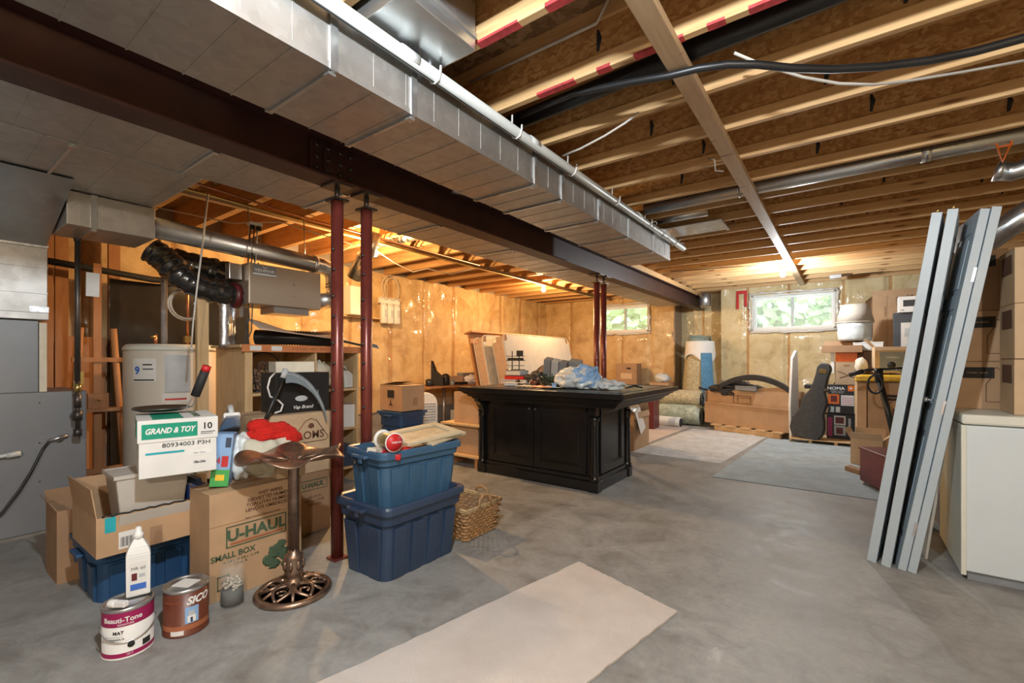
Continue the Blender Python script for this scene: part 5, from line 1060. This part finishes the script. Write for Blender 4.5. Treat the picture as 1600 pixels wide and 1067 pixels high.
sheet('carpet_piece', 'small beige carpet piece on the floor by the rolled rugs', rag([(-2.95, 6.1), (-2.28, 6.2), (-2.22, 8.35), (-2.9, 8.4)], 20, .006), 'carpet2', .010)

# ============================================================ FAR WALL, LEFT TO RIGHT
t = carton('tall_carton', 'tall brown carton with a hand hole seen just over the island', 'box', (-3.72, 9.33), 0, R(6), .44, .40, 1.12, 'carton3')  # darker cardboard colour stands in for the weaker light on this carton
m = MB(); m.blob((.05, -.202, 1.02), (.05, .004, .022), .3, 2); obj('hand_hole', m, 'black', t); patch('label', -.12, .12, .80, .92, 'front', -.2005, 'carton2', t)
m = MB(); m.blob((-3.05, 9.42, .82), (.16, .12, .10), .4, 3, 3); on('white_bag', 'small pale bag on the carton behind the island corner', 'bag', m, 'bag'); carton('closed_carton', 'plain carton behind the island under a pale bag', 'box', (-3.05, 9.42), 0, 0, .4, .35, .735, 'carton')
t = carton('open_carton', 'open brown carton standing at the right end of the island', 'box', (-2.40, 6.05), 0, W, .56, .34, .50, 'carton', flaps=[('front', R(168), .08), ('left', R(60), .16), ('right', R(-20), .14), ('back', R(30), .14)])
m = MB(); m.blob((0, 0, .48), (.2, .13, .09), .5, 3, 4); obj('packing_paper', m, 'bag', t)
t = thing('white_board', 'white rectangular board leaning on the open carton beside the island', 'board', (-2.19, 5.98, .24), 0, None, (R(12), R(-12), R(6))); m = MB(); m.box(0, .006, -.13, .16, 0, .30); obj('board', m, 'white', t, bev=.002)
bx('white open box stuck in the open carton, corner pointing up', -2.42, 6.10, .505, 20, .22, .2, .22, 'whitec')
t = thing('maroon_panel', 'dark red cabinet panel seen between the island and the rug rolls', 'panel', (-2.78, 7.72, 0)); m = MB(); m.box(-.12, .14, 0, .3, 0, .68); obj('body', m, 'maroon', t, bev=.004); obj('top', MB().box(-.14, .16, -.02, .32, .68, .70), 'maroon', t)
def roll(lab, P, r, mat, core='blackm', turns=3, seed=0):
    t = thing('rug_roll', lab, 'rug roll', (0, 0, 0)); m = MB(); A, B = Vector(P[0]), Vector(P[1]); n = 14
    pts = [A.lerp(B, i/n) for i in range(n+1)]; m.tube(pts, [r*(1+.03*noise.noise(Vector((i*.5, seed, 0)))) for i in range(n+1)], 28); obj('roll', m, mat, t)
    d = (B-A).normalized(); u = d.orthogonal().normalized(); v = d.cross(u); m = MB(); Q = [B+d*.004+(u*math.cos(a)+v*math.sin(a))*(r*(.15+.8*a/(turns*2*PI))) for a in [i*.3 for i in range(int(turns*2*PI/.3))]]; m.tube(Q, .008, 5); obj('spiral_end', m, core, t); return t
roll('rolled underlay with frayed end, top of the lying rug rolls', [(-3.5, 8.90, .50), (-2.14, 8.88, .47)], .155, 'underlay', seed=1)
roll('faded green rolled rug lying under the frayed underlay roll', [(-3.6, 8.80, .185), (-2.10, 8.72, .185)], .18, 'greenrug', seed=2)
roll('thin white rolled sheet on the floor before the green rug roll', [(-3.4, 8.36, .095), (-2.36, 8.32, .09)], .088, 'whitec', seed=3)
t = thing('rug_roll', 'tall upright rug roll with white cloth and blue stripe in the alcove', 'rug roll', (-2.31, 9.42, .0), 0)
m = MB(); m.lathe([(.31, .0), (.32, .3), (.30, .8), (.27, 1.2), (.25, 1.45), (.23, 1.50)], 36, fn=lambda a, r, z: (r*(1+.06*math.cos(2*a+z)+.03*math.sin(5*a)), z)); obj('roll', m, 'underlay', t)
m = MB(); m.grid(30, 8, lambda u, v: ((.285-.03*v)*math.cos(-2.5+u*3.3)*1.03, (.285-.03*v)*math.sin(-2.5+u*3.3)*1.03, 1.2+.36*v+.10*math.sin(u*9)*(1-v))); obj('white_cloth', m, 'whitec', t, solid=.012)
m = MB(); m.grid(10, 12, lambda u, v: ((.365-.075*v)*math.cos(-1.25+u*.75), (.365-.075*v)*math.sin(-1.25+u*.75), .35+.98*v)); obj('blue_stripe', m, 'bluerug', t, 'bright blue carpet strip', solid=.014)
m = MB(); m.grid(26, 4, lambda u, v: ((.22-.05*u)*math.cos(u*7.5), (.22-.05*u)*math.sin(u*7.5), 1.50+.14*v+.05*math.sin(u*6))); obj('inner_layer', m, plain('grey_green_pad', (.22, .29, .27), .8), t, 'grey-green rolled inner layer', solid=.012)
m = MB(); m.tube([(-1.98, 9.28, .42), (-2.05, 9.1, .62), (-2.2, 8.95, .68)], .02, 6); on('black_strap', 'black strap hanging over the lying rug rolls', 'strap', m, 'black')
t = thing('vent_cap', 'round silver metal can fixed at the wall end of the steel beam', 'vent', (-2.28, 9.72, 2.40)); m = MB(); m.lathe([(.10, -.13), (.115, -.12), (.115, .12), (.10, .13), (0, .13)], 24); obj('can', m, 'galv2', t)
m = MB(); m.box(-1.70, -1.655, 9.718, 9.722, 2.18, 2.52); m.box(-1.56, -1.515, 9.718, 9.722, 2.22, 2.52); m.box(-1.70, -1.515, 9.716, 9.720, 2.47, 2.53); on('red_tape', 'strip of bright red tape on the film left of the right-hand window', 'tape', m, 'red')
# long carton of bumpers on a pallet
t = thing('pallet', 'wooden pallet under the long carton', 'pallet', (-1.18, 8.48, 0), R(-22)); 
for y in (-.30, 0, .30): obj('bearer', MB().box(-.55, .55, y-.03, y+.03, 0, .08), 'ply', t)
for i in range(5): obj('deck_board', MB().box(-.6+i*.26, -.44+i*.26, -.36, .36, .08, .10), 'ply', t)
c_ = at_corner(-2.0, 8.52, R(-23), 1.46, .42)
t = thing('long_carton', 'long open carton of black car parts before the far wall', 'box', (c_[0], c_[1], .102), R(-23))
m = MB(); k = .005
m.box(-.73, .73, -.21, .21, 0, k); m.box(-.73, .73, -.21, -.205, k, .36); m.box(-.73, .73, -.222, -.21, .335, .345); m.box(-.73, .73, .205, .21, k, .60); m.box(-.73, -.725, -.205, .205, k, .55); m.box(.725, .73, -.205, .205, k, .50); obj('body', m, 'carton', t)
m = MB(); m.prism([(-.72, -.175, .33), (.70, -.175, .32), (.66, -.155, .68), (.2, -.155, .64), (-.71, -.155, .56)], (0, .005, 0)); obj('flap', m, 'carton', t)
m = MB()
for q in ((-.13, .17, .50, .503), (-.13, .17, .38, .383), (-.13, -.127, .38, .50), (.167, .17, .38, .50), (-.05, -.047, .38, .50)): m.box(q[0], q[1], -.2765, -.2755, q[2], q[3]) if 0 else m.box(q[0]-.08, q[1]-.08, -.1770, -.1600, q[2], q[3])
obj('print_frame', m, 'inkbr', t); text('THIS IS A BOX', .028, (.0, -.178, .47), 'front', 'inkbr', t); text('1\nA', .03, (-.15, -.178, .45), 'front', 'inkbr', t)
def arch(lab, x0, x1, y, z, h, w_, s_=0):
    m = MB(); n = 18; P = []
    for i in range(n+1): u = i/n; P.append((x0+(x1-x0)*u, y+s_*u, z+h*math.sin(PI*u)**.8))
    for i in range(n):
        a, b = Vector(P[i]), Vector(P[i+1]); m.prism([a, b, b+Vector((0, 0, -.09)), a+Vector((0, 0, -.09))], (0, w_, 0))
    bmesh.ops.remove_doubles(m.bm, verts=m.bm.verts[:], dist=.001); return on('bumper_part', lab, 'car part', m, 'blackm', bev=.01)
arch('long black curved bumper arching highest out of the long carton', -1.72, -.68, 8.33, .78, .18, .10, -.32)
arch('second black bumper piece lying flatter in the long carton', -1.90, -1.05, 8.45, .74, .06, .22, -.2)
m = MB(); m.blob((-1.45, 8.47, .70), (.40, .14, .12), .5, 4, 50, 3); on('black_plastic_wrap', 'crumpled black plastic wrap in the left part of the long carton', 'wrap', m, 'flex')
bx('grey metal-look strip part on the front of the black wrap', -1.30, 8.22, .70, -23, .34, .05, .07, 'grey', 'part', 'strip_part')
t = thing('foam_sheet', 'white foam sheet standing upright right of the long carton', 'foam', (-.60, 8.03, 0), R(67)); m = MB(); m.prism([(-.10, 0, 0), (.10, 0, 0), (.11, 0, .4), (.07, 0, 1.32), (.03, 0, 1.34), (-.07, 0, 1.22), (-.13, 0, .5)], (0, .035, 0)); obj('sheet', m, 'white', t, bev=.006)
t = carton('flat_carton', 'plain carton behind the guitar case carrying a black case', 'box', (-.19, 8.64), .03, 0, .48, .36, .72, 'carton')
t = thing('black_case', 'low black case with latches on the carton behind the guitar case', 'case', (-.22, 8.62, .752)); m = MB(); m.box(-.29, .29, -.19, .17, 0, .06); obj('body', m, 'black', t, bev=.008); m = MB(); m.box(-.14, .0, -.1, .06, .06, .11); m.box(.08, .16, -.1, .0, .06, .10); obj('handle', m, 'blackm', t, bev=.01)
t = thing('pallet', 'low wooden platform under the guitar case and the printed boxes', 'pallet', (-.10, 8.22, 0)); 
for x in (-.3, 0, .3): obj('bearer', MB().box(x-.02, x+.02, -.42, .12, 0, .045), 'ply', t)
obj('deck', MB().box(-.36, .34, -.27, .14, .045, .062).box(-.56, .34, -.45, -.27, .045, .062), 'ply', t)
# guitar case
t = thing('guitar_case', 'dark grey hard guitar case standing upright against the boxes', 'guitar case', (-.475, 7.85, .064), 0, None, (R(-4), R(13), R(-14)))
def prof(z):
    K = [(0, .10), (.03, .165), (.10, .205), (.20, .210), (.30, .185), (.40, .148), (.47, .150), (.55, .155), (.62, .130), (.70, .092), (.82, .078), (.95, .075), (1.04, .082), (1.09, .060), (1.11, .03)]
    for (a, p), (b, q) in zip(K, K[1:]):
        if a <= z <= b: return p+(q-p)*(z-a)/(b-a)
    return .03
m = MB(); n = 60; zz = [1.11*i/n for i in range(n+1)]; out = [(prof(z), z) for z in zz]+[(-prof(z), z) for z in reversed(zz)]
m.prism([(x, -.055, z) for x, z in out], (0, .115, 0)); bmesh.ops.recalc_face_normals(m.bm, faces=m.bm.faces[:]); obj('shell', m, 'grill', t, bev=.012)
m = MB(); m.tube([(x*1.01, -.028, z) for x, z in out], .006, 6, close=True); obj('seam', m, 'black', t)
m = MB(); m.box(-.042, .042, -.0590, -.0565, .97, 1.03); obj('crest_label', m, 'brass', t, 'small gold emblem'); text('GUITAR', .02, (0, -.0600, 1.0), 'front', 'ink', t)
m = MB()
for z, x in ((.15, .2), (.45, .15), (.75, .085), (.25, -.2)): m.cbox((x, -.03, z), (.02, .03, .035))
obj('latch', m, 'chrome', t); obj('handle', MB().tube([(.16, 0, .42), (.20, 0, .45), (.20, 0, .52), (.16, 0, .55)], .010, 8), 'black', t)
# printed retail boxes
t = carton('printed_box', 'black and orange printed carton lettered NOMA', 'box', (-.045, 8.22), .42, 0, .31, .24, .415, 'black', tape=None)
text('NOMA', .062, (-.06, -.122, .365), 'front', 'white', t, bold=.0015, wide=1.1); patch('orange_square', .08, .15, .33, .41, 'front', -.1205, 'orange', t); text('o', .05, (.115, -.1225, .375), 'front', 'white', t, bold=.003)
text('Outdoor Camera\nSecurity Station', .022, (-.04, -.122, .315), 'front', 'white', t); patch('photo', -.15, -.02, .14, .28, 'front', -.1205, 'orange', t); patch('photo', -.12, -.045, .17, .26, 'front', -.1215, 'maroon', t); patch('info_panel', 0, .15, .12, .27, 'front', -.1205, 'whitec', t)
for i in range(4): patch('info_line', .01, .14, .14+.03*i, .146+.03*i, 'front', -.1215, 'pink', t)
patch('info_panel', -.14, -.08, .02, .10, 'front', -.1205, 'lgrey', t); patch('info_panel', -.06, -.01, .02, .10, 'front', -.1205, 'whitec', t)
t = carton('printed_box', 'black carton with red strip and two photographs under the NOMA box', 'box', (-.05, 8.20), .064, 0, .33, .26, .352, 'black', tape=None)
patch('photo', -.075, .06, .20, .33, 'front', -.1305, 'whitec', t); patch('photo', -.06, .04, .22, .31, 'front', -.1315, 'maroon', t); patch('photo', -.075, .06, .05, .19, 'front', -.1305, 'lgrey', t); patch('photo', -.05, .03, .07, .16, 'front', -.1315, 'maroon', t); patch('red_strip', -.15, -.095, .03, .30, 'front', -.1305, 'magenta', t); patch('white_strip', .09, .12, .08, .30, 'front', -.1305, 'lgrey', t)
t = carton('tripod_box', 'brown carton with an X drawing on the NOMA box', 'box', (.03, 8.30), .838, R(3), .29, .30, .33, 'carton2')
text('VERT', .035, (-.02, -.152, .28), 'front', 'inkrust', t); m = MB(); m.tube([(-.12, -.151, .20), (.0, -.151, .14), (.10, -.151, .22)], .003, 4); m.tube([(-.1, -.151, .10), (0, -.151, .14), (.11, -.151, .08)], .003, 4); obj('tripod_print', m, 'inkbr', t)
carton('orange_box', 'small bright orange box in the stack under the tray carton', 'box', (.02, 8.30), 1.170, R(-2), .26, .22, .135, 'orange', tape=None)
t = thing('white_box', 'thin white box standing beside the orange box', 'box', (-.15, 8.30, 1.0)); m = MB(); m.box(-.02, .025, -.1, .1, 0, .30); obj('body', m, 'white', t, bev=.002)
t = carton('open_carton', 'wide low open carton tray above the orange box', 'box', (-.03, 8.30), 1.307, R(-3), .48, .36, .10, 'carton3', flaps=[('back', R(20), .08)])
# lampshade, bag, papers, tv carton
carton('closed_carton', 'plain carton beside the tripod box under the lamp shade', 'box', (.30, 8.55), 0, 0, .34, .32, 1.33, 'carton3'); bx('white flat box under the lamp shade bag', .27, 8.42, 1.355, 0, .34, .26, .10, 'white'); bx('thin cream book under the white flat box', .27, 8.42, 1.332, 4, .38, .28, .022, 'cream', 'book', 'book')
t = thing('lamp_shade', 'off-white drum lamp shade wrapped in a plastic bag on the stack', 'lamp shade', (.12, 8.45, 1.48)); m = MB(); m.lathe([(.23, .27), (.165, .53)], 36); obj('shade', m, 'shade', t, solid=.006); m = MB(); m.lathe([(.19, .0), (.205, .03), (.21, .12), (.208, .2), (.218, .27)], 60, fn=lambda a, r, z: (r*(1+.06*noise.noise(Vector((math.cos(a)*4, math.sin(a)*4, z*9)))), z)); obj('plastic_bag', m, 'bag', t, 'white plastic bag around the lower part')
obj('trim_ring', MB().tube([(.231*math.cos(i*PI/12), .231*math.sin(i*PI/12), .27) for i in range(24)], .005, 5, close=True), 'cream', t)
t = carton('television_carton', 'big brown television carton standing at the back against the far wall', 'box', (.93, 9.25), .0, R(-2), 1.15, .22, 2.28, 'carton', tape=None)
text('SONY', .12, (.06, -.1115, 2.16), (PI/2, 0, 0), 'inkbr', t, tilt=PI/2, bold=.001) if 0 else text('SO', .11, (-.13, -.1115, 2.12), 'front', 'inkbr', t, tilt=-PI/2, bold=.002); text('BRAVIA', .04, (-.28, -.1115, 2.1), 'front', 'inkbr', t, tilt=-PI/2); patch('crease', -.40, -.395, 1.4, 2.2, 'front', -.1105, 'carton3', t); text('TELEVISION', .03, (-.42, -.1115, 1.95), 'front', 'inkbr', t, tilt=-PI/2)
m = MB(); m.prism([(-.575, -.11, 2.20), (-.66, -.20, 2.12), (-.70, -.18, 1.95), (-.60, -.12, 1.80), (-.575, -.11, 1.6)], (0, .006, 0)); obj('torn_flap', m, 'carton3', t)
carton('closed_carton', 'plain carton holding up the boxes before the television carton', 'box', (.84, 8.62), 0, 0, .62, .40, 1.30, 'carton3')
t = thing('printer_box', 'grey panel box with papers below the white player box', 'box', (.80, 8.50, 1.302)); m = MB(); m.box(-.24, .24, -.06, .10, 0, .56); obj('body', m, plain('slate_box', (.06, .065, .075), .5), t, bev=.003); patch('paper', -.16, .06, -.04+.04, .42, 'front', -.0605, 'paper', t); patch('paper_print', -.12, .02, .22, .34, 'front', -.0618, 'lgrey', t); text('1  2  3', .04, (-.05, -.063, .06), 'front', 'ink', t)
t = thing('player_box', 'white box with a picture of a black disc player, near the top of the stack', 'box', (.85, 8.48, 1.864)); m = MB(); m.box(-.24, .24, -.09, .10, 0, .22); obj('body', m, 'white', t, bev=.003); patch('player_picture', -.19, .19, .08, .17, 'front', -.0905, 'black', t); text('LG', .03, (-.20, -.0925, .03), 'front', 'ink', t)
t = carton('speaker_box', 'brown carton with a dark camera picture on the yellow-lidded stack', 'box', (.48, 7.85), 1.03, R(4), .34, .30, .34, 'carton2', flaps=[('left', R(40), .14), ('back', R(100), .14), ('front', R(165), .05)])
patch('dark_picture', -.12, .14, .02, .27, 'front', -.1505, 'grey', t); text('CAMERA', .034, (.01, -.153, .20), 'front', 'white', t); o = MB(); o.lathe([(0, 0), (.045, 0), (.04, .004), (0, .005)], 20); o = obj('lens_picture', o, 'black', t); o.rotation_euler = (PI/2, 0, 0); o.location = (.0, -.152, .10)
m = MB(); m.blob((.93, 7.8, 1.12), (.22, .14, .09), .4, 4, 70, 2.4); m.cbox((.93, 7.75, 1.06), (.44, .24, .05)); on('black_bag', 'black shoulder bag beside the camera carton', 'bag', m, 'blackm')
m = MB(); m.blob((.18, 7.9, 1.12), (.07, .08, .12), .3, 3, 71, 2.4); on('beige_cushion', 'small beige cushion left of the camera carton', 'cushion', m, 'cream')
m = MB(); m.cbox((.95, 7.30, 1.02), (.3, .1, .05)); on('teal_folder', 'teal folder lying on the yellow lid', 'folder', m, 'teal', bev=.004)
t = carton('large_carton', 'large brown carton with a printed picture under the yellow lid', 'box', (.60, 7.50), 0, R(-2), .72, .50, .93, 'carton', tape=None)
patch('label', -.23, -.06, .70, .77, 'front', -.2505, 'ink', t); text('Sunbeam', .035, (-.145, -.253, .735), 'front', 'carton2', t); patch('picture', -.12, .12, .36, .60, 'front', -.2505, 'inkbr', t); m = MB(); m.blob((-.02, -.2515, .22), (.06, .001, .025), .1, 2); obj('handle_hole', m, 'carton3', t); text('FRAGILE', .06, (.0, -.253, .06), 'front', 'inkbr', t)
t = carton('narrow_carton', 'narrow pale carton strip standing left of the large carton', 'box', (.17, 7.60), 0, R(2), .10, .40, .92, 'carton2', tape=None); text('Z', .08, (.0, -.2025, .14), 'front', 'inkbr', t)
t = thing('yellow_lid', 'yellow plastic tote lid on the large carton', 'lid', (.56, 7.48, .935), R(-2)); m = MB(); m.box(-.44, .44, -.29, .29, 0, .055); m.box(-.40, .40, -.25, .25, .055, .066); obj('lid', m, 'yellow', t, bev=.012); obj('rim', MB().box(-.455, .455, -.30, .30, -.0, .02), 'yellow', t, bev=.004)
# kick scooter
t = thing('scooter', 'black folding scooter with handlebar in front of the large carton', 'scooter', (.50, 6.45, 0), 0)
m = MB(); m.tube([(-.02, .0, .14), (-.19, .03, .98)], .030, 12); m.tube([(-.19, .03, .95), (-.20, .03, 1.10)], .040, 12); obj('stem', m, 'black', t)
m = MB(); m.tube([(-.45, .0, 1.03), (-.30, .02, 1.09), (-.10, .04, 1.10), (.12, .06, 1.12)], .012, 10); obj('handlebar', m, 'black', t)
for a, b in (((-.46, 0, 1.025), (-.33, .015, 1.075)), ((.0, .05, 1.11), (.13, .06, 1.12))): obj('grip', MB().cyl(a, b, .024, 12), 'rubber', t)
m = MB(); m.tube([(-.23+.065*math.cos(i*PI/8), -.04, .93+.10*math.sin(i*PI/8)) for i in range(16)], .012, 8, close=True); obj('headlight_ring', m, 'black', t)
m = MB(); m.tube([(-.05, .02, 1.10), (.02, -.02, 1.05), (.05, -.03, .92), (-.02, -.02, .80), (-.12, -.02, .72)], .004, 6); obj('brake_cable', m, 'black', t)
m = MB(); m.box(-.08, .62, -.07, .07, .10, .14); obj('deck', m, 'black', t, bev=.01)
for x in (-.05, .68): m = MB(); m.tube([(x+.085*math.cos(i*PI/10), 0, .105+.085*math.sin(i*PI/10)) for i in range(20)], .022, 8, close=True); m.cyl((x, -.02, .105), (x, .02, .105), .03, 12); obj('wheel', m, 'rubber', t)
m = MB(); m.cyl((-.04, -.07, .62), (-.04, -.10, .62), .02, 10); obj('bell', m, 'chrome', t)
t = carton('open_carton', 'small open pale carton on the floor behind the dark red case', 'box', (.22, 6.72), 0, R(-8), .29, .34, .29, 'carton2', flaps=[('front', R(35), .10), ('left', R(28), .12), ('back', R(10), .10), ('right', R(50), .12)])
t = thing('red_case', 'dark red case with small feet behind the leaning doors', 'case', (.187, 5.394, 0), R(-68)); m = MB(); m.box(-.19, .35, -.0, .22, .035, .35); obj('body', m, 'maroon', t, bev=.008); m = MB(); m.box(-.20, .36, -.01, .23, .335, .36); obj('lid', m, 'maroon', t, bev=.006)
for x in (-.16, .3):
    for y in (.03, .19): obj('foot', MB().cyl((x, y, 0), (x, y, .035), .014, 10), 'chrome', t)
m = MB(); m.prism([(.0, 6.10, .001), (.12, 5.95, .001), (.16, 6.05, .001), (.05, 6.22, .001)], (0, 0, .05)); on('cardboard_scrap', 'torn cardboard scrap on the floor by the dark red case', 'cardboard', m, 'carton3')
tag(obj('styrofoam_strip', MB().cbox((.33, 6.25, .02), (.28, .05, .035), (0, 0, .3)), 'white', bev=.004), 'white foam strip on the floor under the open pale carton', 'foam')

# ============================================================ LEANING BIFOLD DOORS
def leaf(lab, p, q, d, w, panels, pins, knob=None, strip=False, th=.038):
    """door leaf: near edge from foot p (x,y) to head x q; goes back along d (unit xy) by w"""
    H = 2.03; lean = math.asin((q-p[0])/H); t = thing('bifold_door', lab, 'door', (p[0], p[1], .004))
    X = Vector((math.cos(lean), 0, -math.sin(lean))); Zv = Vector((math.sin(lean), 0, math.cos(lean))); Yv = Vector((d[0], d[1], 0)).normalized()
    N = Yv.cross(Zv).normalized(); Zv = N.cross(Yv).normalized(); t.rotation_mode = 'QUATERNION'
    t.rotation_quaternion = Matrix((N, Yv, Zv)).transposed().to_quaternion()     # local x = thickness, y = width, z = height
    m = MB(); m.box(0, th, 0, w, 0, H) if not panels else m.box(.006, th-.006, .01, w-.01, .01, H-.01)
    if panels:
        fr = [(.0, .08, 0, H), (w-.08, w, 0, H)]+[(.08, w-.08, a, b) for a, b in ((0, .16), (.80, .92), (1.50, 1.58), (H-.11, H))]
        for a, b, c, e in fr: m.box(0, th, a, b, c, e)
        for c, e in ((.16, .80), (.92, 1.50), (1.58, H-.11)): m.box(.002, th-.002, .115, w-.115, c+.035, e-.035)
    obj('panel', m, 'door', t, bev=.002)
    if pins: m = MB(); m.cyl((th/2, .03, H), (th/2, .03, H+.03), .006, 10); obj('pivot_pin', m, 'brass', t)
    if knob: m = MB(); m.cyl((0, .06, knob), (-.025, .06, knob), .006, 8); m.blob((-.034, .06, knob), (.013, .016, .016), 0, 2); obj('knob', m, 'chrome', t)
    if strip:
        m = MB()
        for z in (.25, .95, 1.68): m.cbox((th+.004, -.001, z), (.030, .004, .075)); m.cyl((th+.006, -.004, z-.045), (th+.006, -.004, z+.045), .006, 8)
        obj('hinge', m, 'tin', t)
    return t
leaf('leftmost leaning bifold leaf, seen edge-on with a pin on top', (.105, 3.45), .395, (.16, 1), .40, True, True, th=.045)
leaf('second leaning bifold leaf with a pin on top, beside the leftmost', (.170, 3.42), .455, (.15, 1), .40, True, True, knob=None, th=.044)
leaf('third leaning bifold leaf showing its moulded panels', (.245, 3.41), .585, (-.06, 1), .42, True, False, knob=.98, strip=True)
leaf('rightmost leaning bifold leaf, hinged to the panelled one', (.287, 3.40), .627, (-.06, 1), .42, True, False)

# ============================================================ FREEZER AND CARTONS ON IT
t = thing('chest_freezer', 'white chest freezer at the right edge carrying stacked cartons', 'freezer', (.512, 3.46, 0))
m = MB(); m.box(.012, 1.35, .0, .68, .05, .845); obj('body', m, 'enamel', t, bev=.008); m = MB(); m.box(.0, 1.36, -.018, .70, .850, .905); obj('lid', m, 'enam2', t, bev=.012); m = MB(); m.box(.03, 1.33, .02, .66, .838, .854); obj('gasket', m, 'lgrey', t)
m = MB(); m.box(0, .022, -.008, .68, .03, .845); obj('corner_trim', m, 'enam2', t, bev=.003); m = MB(); m.box(.03, 1.33, .03, .66, 0, .05); obj('plinth', m, 'grey', t)
def wine(lab, x, y, z, rz, w, d, h, mat='carton', bottle=True, dark_=False):
    t = carton('wine_carton', lab, 'box', (x, y), z, R(rz), w, d, h, mat)
    patch('label', w/2-.20, w/2-.055, h-.10, h-.035, 'front', -d/2-.0005, 'ink', t); text('WINERY SERIES', .013, (w/2-.128, -d/2-.0025, h-.068), 'front', 'carton', t)
    if bottle:
        m = MB(); m.tube([(.02, -d/2-.001, .03), (-.02+.0, -d/2-.001, .03)] if 0 else [(w/2-.03, -d/2-.001, .045), (w/2-.09, -d/2-.001, .045), (w/2-.09, -d/2-.001, .15), (w/2-.065, -d/2-.001, .19), (w/2-.060, -d/2-.001, .235), (w/2-.045, -d/2-.001, .25), (w/2-.035, -d/2-.001, .235)], .0018, 4); obj('bottle_print', m, 'inkbr', t)
    patch('label', -d/2+.04, d/2-.06, h-.13, h-.03, 'left', -w/2-.0005, 'inkbr', t); return t
for i, (z, hh_) in enumerate(((.906, .284), (1.192, .300), (1.494, .36))): wine(['bottom wine carton of the left stack on the freezer', 'second wine carton of the left stack on the freezer, bottle outline on it', 'third wine carton of the left stack on the freezer, darker brown'][i], .60+.003*i, 4.04, z, (0, .5, -.5)[i], .34, .36, hh_, ('carton', 'carton', 'carton3')[i], i < 2)  # third carton takes the darker cardboard colour
for i, z in enumerate((.906, 1.206, 1.504)): wine(['bottom carton of the stack at the very right edge of the photo', 'middle carton of the stack at the very right edge of the photo', 'top carton of the stack at the very right edge of the photo'][i], .905, 3.69, z, (0, .5, .5)[i], .35, .28, .296, 'carton2', False)
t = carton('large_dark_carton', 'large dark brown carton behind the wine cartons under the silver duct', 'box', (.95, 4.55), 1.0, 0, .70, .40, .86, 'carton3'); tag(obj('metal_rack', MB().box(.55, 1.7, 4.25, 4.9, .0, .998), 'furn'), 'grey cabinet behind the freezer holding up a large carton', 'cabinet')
# glass panel leaning by the freezer
t = thing('glass_sheet', 'clear glass pane leaning between the doors and the freezer', 'glass pane', (.385, 3.80, .0), 0, None, (0, R(7), R(4))); m = MB(); m.box(0, .006, -.1, .30, 0, .84); obj('pane', m, 'glass', t); m = MB(); m.box(-.003, .009, -.11, -.1, 0, .84); m.box(-.003, .009, -.11, .31, .84, .85); obj('edge_strip', m, 'white', t)
t = carton('wrapped_bundle', 'brown paper wrapped bundle standing behind the glass pane', 'bundle', (.40, 4.40), 0, 0, .16, .20, .62, 'carton2', tape=None)

# ============================================================ BULBS AND SMALL CEILING THINGS
def bulb(lab, x, y, z, col, s=60):
    t = thing('light_bulb', lab, 'light bulb', (x, y, z)); m = MB(); m.lathe([(.0, -.062), (.022, -.056), (.036, -.034), (.038, -.012), (.024, .02), (.014, .035)], 20); obj('glass', m, emis('lit_bulb_%d' % int(x*100+y), col, s), t)
    obj('socket', MB().lathe([(.015, .033), (.05, .05), (.05, .075), (.04, .08)], 20), 'white', t); return t
bulb('bare warm light bulb by the pipes, right behind the post pair', -4.42, 3.35, 2.46, (1, .70, .38)); bulb('bare warm light bulb above the leaning mattresses', -4.42, 7.03, 2.49, (1, .70, .38)); bulb('bare white light bulb near the right-hand far window', -.72, 7.60, 2.45, (.92, .97, 1.0))
t = thing('junction_box', 'open grey junction box on the joists right of the far white bulb', 'electrical box', (-.12, 9.0, 2.535)); m = MB(); m.cbox((0, 0, 0), (.16, .12, .06)); obj('box', m, 'tin', t, bev=.004); m = MB(); m.tube([(.08, 0, 0), (.3, .05, .02), (.6, .1, .03)], .006, 6); obj('cable', m, 'black', t)
pipe('electrical_cable', 'thin dark cable crossing the joists toward the far white bulb', 'cable', [(-2.2, 7.2, 2.575), (-.74, 7.55, 2.575)], .005, 'black', 6)
# rounder riser fittings seen left of the beam
elbow('silver duct piece angling up behind the near posts above the air exchanger', [(-4.35, 3.02, 2.10), (-4.15, 3.05, 2.35), (-4.05, 3.06, 2.56)], .08, [((-4.20, 3.04, 2.29), (-4.18, 3.045, 2.32))])
elbow('short round duct between amber joists above the first warm bulb', [(-4.9, 3.62, 2.66), (-3.15, 3.62, 2.66)], .07, [])
